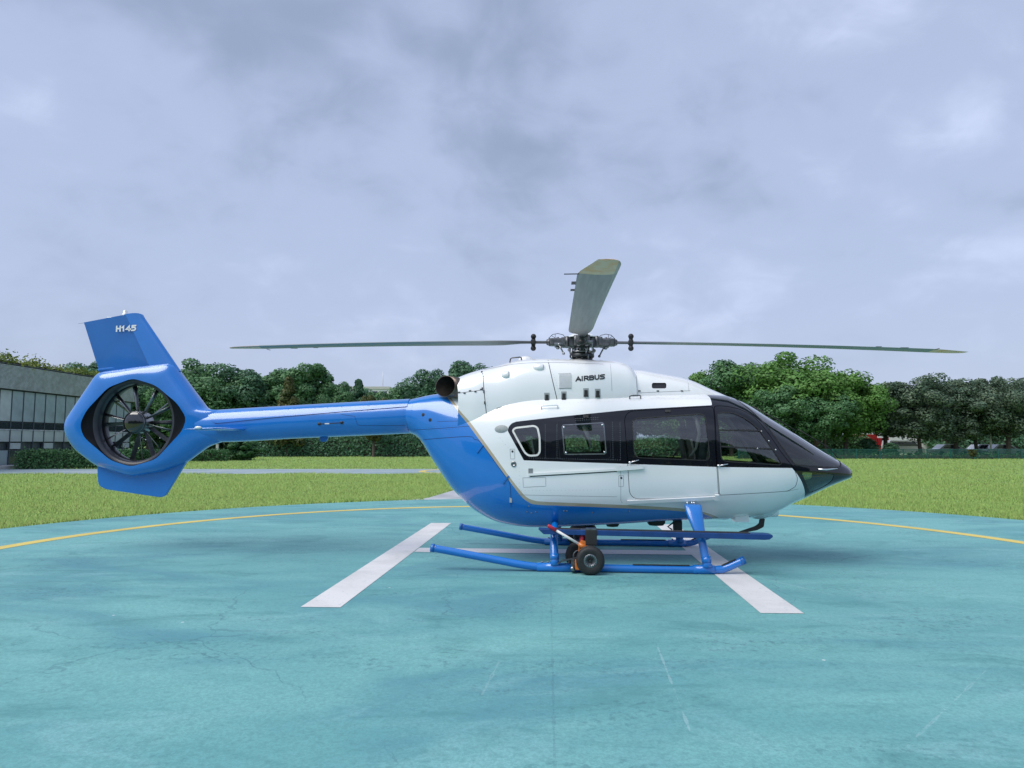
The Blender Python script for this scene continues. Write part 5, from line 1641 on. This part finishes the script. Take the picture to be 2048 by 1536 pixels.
tree('open_a', 'leaf_mid', 1650, 790, 79, 120, 'lower leafy tree close behind the nose tip', group=G2)
tree('open_b', 'leaf_olive', 1768, 764, 84, 110, 'narrow dark tree between the bright clump and the magnolias', group=G3)
tree('round_a', 'leaf_olive', 1838, 746, 82, 150, 'blackish magnolia in front of the white wall, left one', group=G3)
tree('round_b', 'leaf_olive', 1908, 756, 83, 130, 'blackish magnolia in front of the white wall, right one', group=G3, rot=2.2)
tree('open_b', 'leaf_olive', 1950, 754, 85, 100, 'slim dark magnolia left of the white lamp post', group=G3)
tree('round_c', 'leaf_olive', 2012, 750, 82, 140, 'tall dark magnolia right of the white lamp post', group=G3, rot=4.0)
tree('open_b', 'leaf_olive', 2075, 762, 82, 110, 'dark magnolia cut by the right picture edge', group=G3)
tree('open_b', 'leaf_rust', 1941, 898, 71.5, 15, 'small yellow-green shrub growing against the green fence', 'shrub', 'shrub')
tree('shrub', 'leaf_dark', 1736, 876, 82, 30, 'dark bush in front of the red truck', 'bush', 'bush')
tree('shrub', 'leaf_dark', 1778, 885, 79, 30, 'low dark bush behind the fence under the narrow dark tree', 'bush', 'bush')
tree('shrub', 'leaf_hedge', 492, 878, 68, 62, 'rounded bush at the end of the low hedge under the boom', 'bush', 'bush')


def hedge(pts, h, w, leaf, label, dens=260, size=.16, name='hedge', cat='hedge', z0=0., rough=.10, wave=0.):
    """A clipped row: leafy skin over a dark core."""
    g = np.random.default_rng(int(abs(pts[0][0] * 13 + h * 100)) + 5)
    A, B = np.array(pts[0], float), np.array(pts[1], float)
    d = B - A; L_ = np.linalg.norm(d); d /= L_; nrm = np.array((d[1], -d[0]))
    root = empty(name, ((A[0] + B[0]) / 2, (A[1] + B[1]) / 2, z0))
    tag(root, label, cat)
    area = L_ * (2 * h + w) + 2 * h * w
    n = int(area * dens)
    t = g.random(n) * L_ - L_ / 2
    q = g.random(n) * (2 * h + w)
    front, topm = q < h, (q >= h) & (q < h + w)
    s = np.where(front, w / 2, np.where(topm, (q - h) - w / 2, -w / 2)); z = np.where(front, q, np.where(topm, h, q - h - w))
    ns = np.where(front, 1., np.where(topm, 0., -1.)); nz = np.where(topm, 1., 0.25)
    z = z + np.where(topm, wave * np.sin(t * 2.1) * g.random(n), 0)
    P = np.c_[t * d[0] + s * nrm[0], t * d[1] + s * nrm[1], z] + g.normal(size=(n, 3)) * rough
    P[:, 2] = np.maximum(P[:, 2], .02)
    Nn = np.c_[ns * nrm[0], ns * nrm[1], nz] + g.normal(size=(n, 3)) * .6
    Nn /= np.linalg.norm(Nn, axis=1, keepdims=True)
    V, F = leaf_quads(P, Nn, size, g)
    np_mesh('foliage', V, F, M[leaf], root)
    MB().box((0, 0, h * .46), (L_ * .98, w * .82, h * .9), rot=Matrix.Rotation(math.atan2(d[1], d[0]), 3, 'Z')).build('twig_core', M['trunk'], root)
    return root


hedge(((-31.6, 46.0), (-25.2, 47.6)), 1.05, 1.5, 'leaf_hedge', 'clipped green hedge in front of the grey building at far left', 330, .15)
hedge(((-33.4, 62), (-26.0, 65.0)), .85, 1.6, 'leaf_hedge', 'low clipped hedge seen through and below the tail fan', 200, .18)
hedge(((-29.6, 66.5), (-25.0, 68.5)), .80, 1.4, 'leaf_hedge', 'low hedge left of the rounded bush under the boom', 200, .18)
hedge(((-30.5, 85), (-8.0, 85)), 2.1, 2.4, 'leaf_dark', 'long tall dark hedge under the tail boom', 90, .28, rough=.22, wave=.3)
hedge(((-4.0, 88), (24, 88)), 2.0, 2.4, 'leaf_dark', 'tall dark hedge hidden behind the fuselage', 60, .30, rough=.22)

hedge(((at(1885, 96), 96), (at(2100, 96), 96)), 2.3, 2.0, 'leaf_dark', 'dark hedge behind the parked cars at the right edge', 60, .30, rough=.25, wave=.4)
hedge(((at(1630, 92), 92), (at(1730, 92), 92)), 2.2, 2.0, 'leaf_mid', 'green hedge behind the fence just right of the nose', 70, .30, rough=.25, wave=.4)
# far wood: a mass behind everything that closes the gaps between trunks
def wood(name, label, x0, x1, y, h, n, leaf, size, kind='stuff', seed=3, depth=6):
    g = np.random.default_rng(seed)
    x = x0 + (x1 - x0) * g.random(n)
    top = h * (.72 + .28 * np.sin(x * .31 + 1.3 * np.sin(x * .13)) ** 2)
    z = top * g.random(n) ** .75
    P = np.c_[x, y + depth * (g.random(n) - .5), z]
    Nn = g.normal(size=(n, 3)) + np.array((0, -.8 if y > 0 else .8, .5)); Nn /= np.linalg.norm(Nn, axis=1, keepdims=True)
    V, F = leaf_quads(P, Nn, size, g)
    o = np_mesh(name, V, F, M[leaf])
    tag(o, label, 'wood', None, kind)
    return o


wood('distant_wood', 'dark undergrowth closing the gaps behind the left trees', -75, 8, 103, 6.5, 24000, 'leaf_dark', .75)
wood('distant_wood', 'dark undergrowth behind the bright trees and the nose', 22, 42, 96, 6.0, 9000, 'leaf_dark', .7, seed=5)
wood('distant_wood', 'dark undergrowth behind the trees at the right edge', 58, 84, 98, 4.5, 8000, 'leaf_dark', .6, seed=6)
wood('distant_wood', 'far wood past the right picture edge', 84, 190, 100, 9, 16000, 'leaf_mid', .9, seed=9)
wood('distant_wood', 'tree belt behind the viewer, seen only mirrored in paint and glass', -60, 60, -30, 7.0, 26000, 'leaf_dark', 1.0, seed=7)

# ------------------------------------------------------------------ grey building at the left
def building():
    b = empty('grey_building', (-33.7, 50, 0))
    tag(b, 'long grey building with slatted upper band and tall glass bays at far left', 'building')
    FX = 0.0                                   # facade plane, local x; the building lies towards -x
    Y0, Y1 = -16.0, 12.9
    MB().box((-9.3, (Y0 + Y1) / 2, 3.3), (18.0, Y1 - Y0 - .1, 6.6)).build('wall', M['mullion'], b)
    n = 25; st = (Y1 - Y0) / n
    meshes = {}
    def bay(nm, z0, z1, x, mt, y, mtname):
        key = (nm, mtname)
        if key not in meshes:
            t = MB().box((0, 0, (z0 + z1) / 2), (.06, st - .06, z1 - z0), bev=.01).build(nm, M[mtname], b)
            t.location = (FX - .11 + x, y, 0); meshes[key] = t.data
            return t
        o = link_mesh(nm, meshes[key], None, b); o.location = (FX - .11 + x, y, 0)
        return o
    for k in range(n):
        y = Y0 + st * (k + .5)
        bay('upper_panel', 3.12, 5.18, 0, None, y, 'wall_grey' if k % 7 != 4 else 'wall_pale')
        bay('dark_band_pane', 2.60, 3.06, -.02, None, y, 'wall_dark')
        bay('lower_panel', 1.42 if k % 3 else 1.75, 2.50, 0, None, y, 'wall_pale')
        if k % 3 == 0: bay('sill_panel', 1.25, 1.66, 0, None, y, 'wall_pale')
        bay('ground_pane', .15, 1.16, -.04, None, y, 'wall_dark' if (k + 1) % 4 else 'wall_grey')
        bay('transom', 2.51, 2.585, .04, None, y, 'slat')
    mm = None
    for k in range(n + 1):
        if mm is None:
            o = MB().box((0, 0, 2.65), (.16, .06, 5.1), bev=.01).build('mullion', M['mullion'], b); mm = o.data
        else: o = link_mesh('mullion', mm, None, b)
        o.location = (FX - .12, Y0 + st * k, 0)
    MB().box((-.02, (Y0 + Y1) / 2, 6.06), (.30, Y1 - Y0 + .2, 1.66)).build('slat_backing', M['slat_back'], b)
    sl = MB()
    N_ = 19
    for k in range(N_):
        sl.box((.17, (Y0 + Y1) / 2, 5.28 + k * 1.60 / N_ + .03), (.06, Y1 - Y0 + .3, .062), rot=rotm('Y', 18))
    so = sl.build('slat_band', M['slat'], b); so['kind'] = 'stuff'
    MB().box((.02, (Y0 + Y1) / 2, 6.93), (.44, Y1 - Y0 + .3, .05)).build('roof_edge', M['mullion'], b)
    MB().box((-9.5, (Y0 + Y1) / 2, 6.70), (18.4, Y1 - Y0, .12)).build('roof', M['concrete'], b)
    MB().box((.9, (Y0 + Y1) / 2 - 6, .10), (1.4, 17, .20)).build('plinth', M['kerb'], b)
building()
hedge(((-34.5, 35), (-34.5, 53.5)), .42, 1.2, 'leaf_roof', 'yellow-green planting along the front edge of the grey roof', 150, .20, 'roof_planting', 'planting', 6.76, .20, .5)
hedge(((-34.5, 54.2), (-34.5, 62.6)), .40, 1.2, 'leaf_roof', 'shorter yellow-green roof planting nearest the tail fin', 150, .20, 'roof_planting', 'planting', 6.76, .16, .3)

# ------------------------------------------------------------------ far things
def far_block(x0, x1, y, h, label, rows, cols):
    b = empty('far_building', ((x0 + x1) / 2, y, 0)); tag(b, label, 'building')
    w = x1 - x0
    MB().box((0, 6, h / 2), (w, 12, h)).build('wall', M['far_white'], b)
    MB().box((0, 6, h + .4), (w + .6, 12.6, .8)).build('parapet', M['kerb'], b)
    me = None
    for i in range(rows):
        for j in range(cols):
            if me is None:
                o = MB().box((0, 0, 0), (w / cols * .55, .12, h / rows * .45)).build('window', M['wall_dark'], b); me = o.data
            else: o = link_mesh('window', me, None, b)
            o.location = (-w / 2 + w / cols * (j + .5), -.02, h / rows * (i + .55))
    return b


fb = far_block(-58, -40, 230, 19.0, 'far white block showing over the trees above the tail boom', 6, 6)
MB().tube([(6.5, 3, 19), (6.5, 3, 25)], .12, 6).tube([(-1, 3, 19), (-1, 3, 20.5)], .3, 6).build('roof_mast', M['far_white'], fb)
far_block(118, 150, 180, 14.2, 'far pale block glimpsed between the magnolias at right', 4, 8)
wl2 = MB().box((0, 0, 2.0), (11.5, .3, 4.0)).build('white_wall', M['far_white']); wl2.location = (54.5, 101, 0)
tag(wl2, 'plain white wall seen between trunks behind the fence', 'wall')

# green mesh fence
def fence_mesh_material():
    m = bpy.data.materials.new('green_fence_mesh')
    N, L = nodes_of(m); b = N['Principled BSDF']
    b.inputs['Base Color'].default_value = (.012, .10, .085, 1); b.inputs['Roughness'].default_value = .5
    tr = N.new('ShaderNodeBsdfTransparent'); ms = N.new('ShaderNodeMixShader')
    w1 = N.new('ShaderNodeTexWave'); w1.bands_direction = 'X'; w1.inputs['Scale'].default_value = 4
    w2 = N.new('ShaderNodeTexWave'); w2.bands_direction = 'Z'; w2.inputs['Scale'].default_value = 4
    v = ocoord(N, L); L.new(v, w1.inputs[0]); L.new(v, w2.inputs[0])
    f = mth(N, L, 'MAXIMUM', mth(N, L, 'GREATER_THAN', w1.outputs['Fac'], .90), mth(N, L, 'GREATER_THAN', w2.outputs['Fac'], .90))
    L.new(f, ms.inputs[0]); L.new(tr.outputs[0], ms.inputs[1]); L.new(b.outputs[0], ms.inputs[2])
    L.new(ms.outputs[0], N['Material Output'].inputs['Surface'])
    return m


M['fence_mesh'] = fence_mesh_material()
fence = empty('mesh_fence', (45, 72.5, 0)); tag(fence, 'low green wire mesh fence along the far edge of the grass', 'fence')
pm = mm_ = rm = None
for k in range(22):
    x = -22 + k * 2.4
    if pm is None:
        o = MB().box((0, 0, .52), (.09, .09, 1.04), bev=.01).build('post', M['fence'], fence); pm = o.data
        q = MB().box((1.2, 0, .54), (2.3, .012, .86)).build('mesh_panel', M['fence_mesh'], fence); mm_ = q.data
        r_ = MB().box((1.2, 0, 1.0), (2.3, .05, .05)).build('rail', M['fence'], fence); rm = r_.data
    else:
        o = link_mesh('post', pm, None, fence); q = link_mesh('mesh_panel', mm_, None, fence); r_ = link_mesh('rail', rm, None, fence)
    o.location = (x, 0, 0); q.location = (x, 0, 0); r_.location = (x, 0, 0)
hedge(((23, 73.6), (74, 73.6)), .42, .9, 'leaf_hedge', 'strip of rough growth along the foot of the fence', 40, .20, 'fence_foot_growth', 'undergrowth', rough=.15)

lp = MB().tube([(0, 0, 0), (0, 0, 2.0), (0, 0, 3.6)], [.13, .12, .09], 10).build('lamp_post', M['offwhite'])
lp.location = (at(1978, 84), 84, 0); tag(lp, 'plain white post between the magnolias behind the fence', 'post')
for k, (px, Y) in enumerate(((437, 72), (448, 66))):
    o = MB().box((0, 0, .75 if k == 0 else .4), (.22, .22, 1.5 if k == 0 else .8), bev=.02).build('bollard', M['kerb'])
    o.location = (at(px, Y), Y, 0); tag(o, ('tall pale post standing behind the low hedge under the boom', 'short pale post in the hedge beside the rounded bush')[k], 'post')


def car(loc, rz, paint, label, van=False, cat='car'):
    c = empty('parked_' + cat, loc, rz); tag(c, label, cat, 'vehicles parked behind the fence')
    if van: prof = [(-2.3, .35), (-2.3, 1.3), (-2.1, 1.95), (1.2, 1.95), (1.9, 1.2), (2.35, 1.0), (2.4, .35)]
    else: prof = [(-2.2, .35), (-2.2, .85), (-1.5, .95), (-.9, 1.45), (.5, 1.48), (1.3, .95), (2.1, .80), (2.25, .35)]
    MB().prism(round_poly(prof, .12, 3), -.85, .85).build('body', M[paint], c, bevel=.08)
    gp = [(-2.0, 1.25), (-1.9, 1.75), (1.1, 1.75), (1.6, 1.25)] if van else [(-1.15, .98), (-.8, 1.38), (.45, 1.40), (1.05, .98)]
    for s in (-1, 1): MB().prism(gp, s * .855, s * .862).build('side_window', M['car_glass'], c)
    for x in (-1.35, 1.4):
        for s in (-1, 1): MB().lathe([(0, .10), (.20, .10), (.33, .09), (.34, -.09), (0, -.1)], (x, s * .78, .34), 'Y', 18).build('wheel', M['rubber'], c)
    return c


car((at(1802, 90), 90, 0), R(4), 'car_white', 'white van parked in front of the white wall', True, 'van')
car((at(1893, 88), 88, 0), R(0), 'car_silver', 'silver car half hidden by the magnolia trunks')
car((at(1962, 88), 88, 0), R(2), 'car_white', 'white car parked left of the white post')
car((at(2000, 86), 86, 0), R(-3), 'car_silver', 'silver car parked right of the white post')
t = empty('red_truck', (at(1757, 94), 94, 0)); tag(t, 'red truck glimpsed behind the narrow dark tree', 'truck', 'vehicles parked behind the fence')
MB().box((0, 0, 1.45), (1.5, 2.0, 1.7), bev=.12).build('cab', M['car_red'], t)
MB().box((-1.9, 0, 1.75), (2.2, 2.0, 2.0), bev=.05).build('cargo_box', M['car_red'], t)
MB().box((.2, -1.01, 2.05), (.8, .02, .5)).build('side_window', M['car_glass'], t)
for x in (-2.6, -1.6, .3):
    for s in (-1, 1): MB().lathe([(0, .14), (.3, .14), (.46, .12), (.47, -.12), (0, -.14)], (x, s * .95, .47), 'Y', 18).build('wheel', M['rubber'], t)

# ------------------------------------------------------------------ grass blades on the lawn
def lawn():
    g = np.random.default_rng(4)
    n = 860000
    # sample evenly over the picture: distance by 1/d, direction by angle
    d = 1 / (1 / 12.0 + (1 / 84.0 - 1 / 12.0) * g.random(n) ** .8)
    a = R(-50) + R(100) * g.random(n)
    x, y = d * np.tan(a), d
    ok = np.hypot(x - PADC[0], y - PADC[1]) > PADR - .05 + .12 * g.random(n)
    ok &= ~((y > 38.5) & (y < 45.7) & (x < 6.1))
    ok &= ~((y > 20) & (y < 38.9) & (x > -2.6 + np.clip((y - 21.9) * .14, 0, .65)) & (x < 3.7))
    ok &= ~((x < -32.6) & (y < 64))
    ok &= y < 84
    x, y = x[ok], y[ok]; n = len(x)
    h = (.035 + .05 * g.random(n)) * (1 + .5 * np.sin(x * .9 + 1.7 * np.sin(y * .6)) * np.sin(y * .7)) * (1 + y / 130)
    w = .0036 + .00036 * y
    th = g.random(n) * np.pi
    lean = g.normal(size=(n, 2)) * .35
    c, s = np.cos(th) * w, np.sin(th) * w
    B0 = np.c_[x - c, y - s, np.zeros(n)]; B1 = np.c_[x + c, y + s, np.zeros(n)]
    Tp = np.c_[x + lean[:, 0] * h, y + lean[:, 1] * h, h]
    sw = (B1[:, 0] - B0[:, 0] < 0)[:, None]
    B0, B1 = np.where(sw, B1, B0), np.where(sw, B0, B1)          # front of each blade towards the pad
    V = np.stack([B0, B1, Tp], 1).reshape(-1, 3)
    up = np.c_[g.normal(size=(n, 2)) * .35, np.ones(n)]; up /= np.linalg.norm(up, axis=1, keepdims=True)
    F = np.arange(3 * n).reshape(n, 3)
    m = bpy.data.materials.new('lawn_grass_blades')
    N, L = nodes_of(m); p = N['Principled BSDF']
    gm = N.new('ShaderNodeNewGeometry')
    c1 = mixc(N, L, gm.outputs['Random Per Island'], (.22, .41, .08), (.45, .63, .18))
    patch = ramp2(N, L, noise(N, L, .35, 4, .6, ocoord(N, L)), .36, .66)
    c1 = mixc(N, L, mth(N, L, 'MULTIPLY', patch, .6), c1, (.38, .53, .14))
    dry = mth(N, L, 'GREATER_THAN', gm.outputs['Random Per Island'], .93)
    c1 = mixc(N, L, mth(N, L, 'MULTIPLY', dry, .7), c1, (.30, .27, .10))
    L.new(c1, p.inputs['Base Color']); p.inputs['Roughness'].default_value = .6
    tl = N.new('ShaderNodeBsdfTranslucent'); L.new(c1, tl.inputs['Color'])
    ms = N.new('ShaderNodeMixShader'); ms.inputs[0].default_value = .3
    L.new(p.outputs[0], ms.inputs[1]); L.new(tl.outputs[0], ms.inputs[2]); L.new(ms.outputs[0], N['Material Output'].inputs['Surface'])
    o = np_mesh('lawn_grass', V, F, m, smooth=True, normals=np.repeat(up, 3, axis=0))
    tag(o, 'short green lawn grass around the pad and paths', 'grass', None, 'stuff')
lawn()
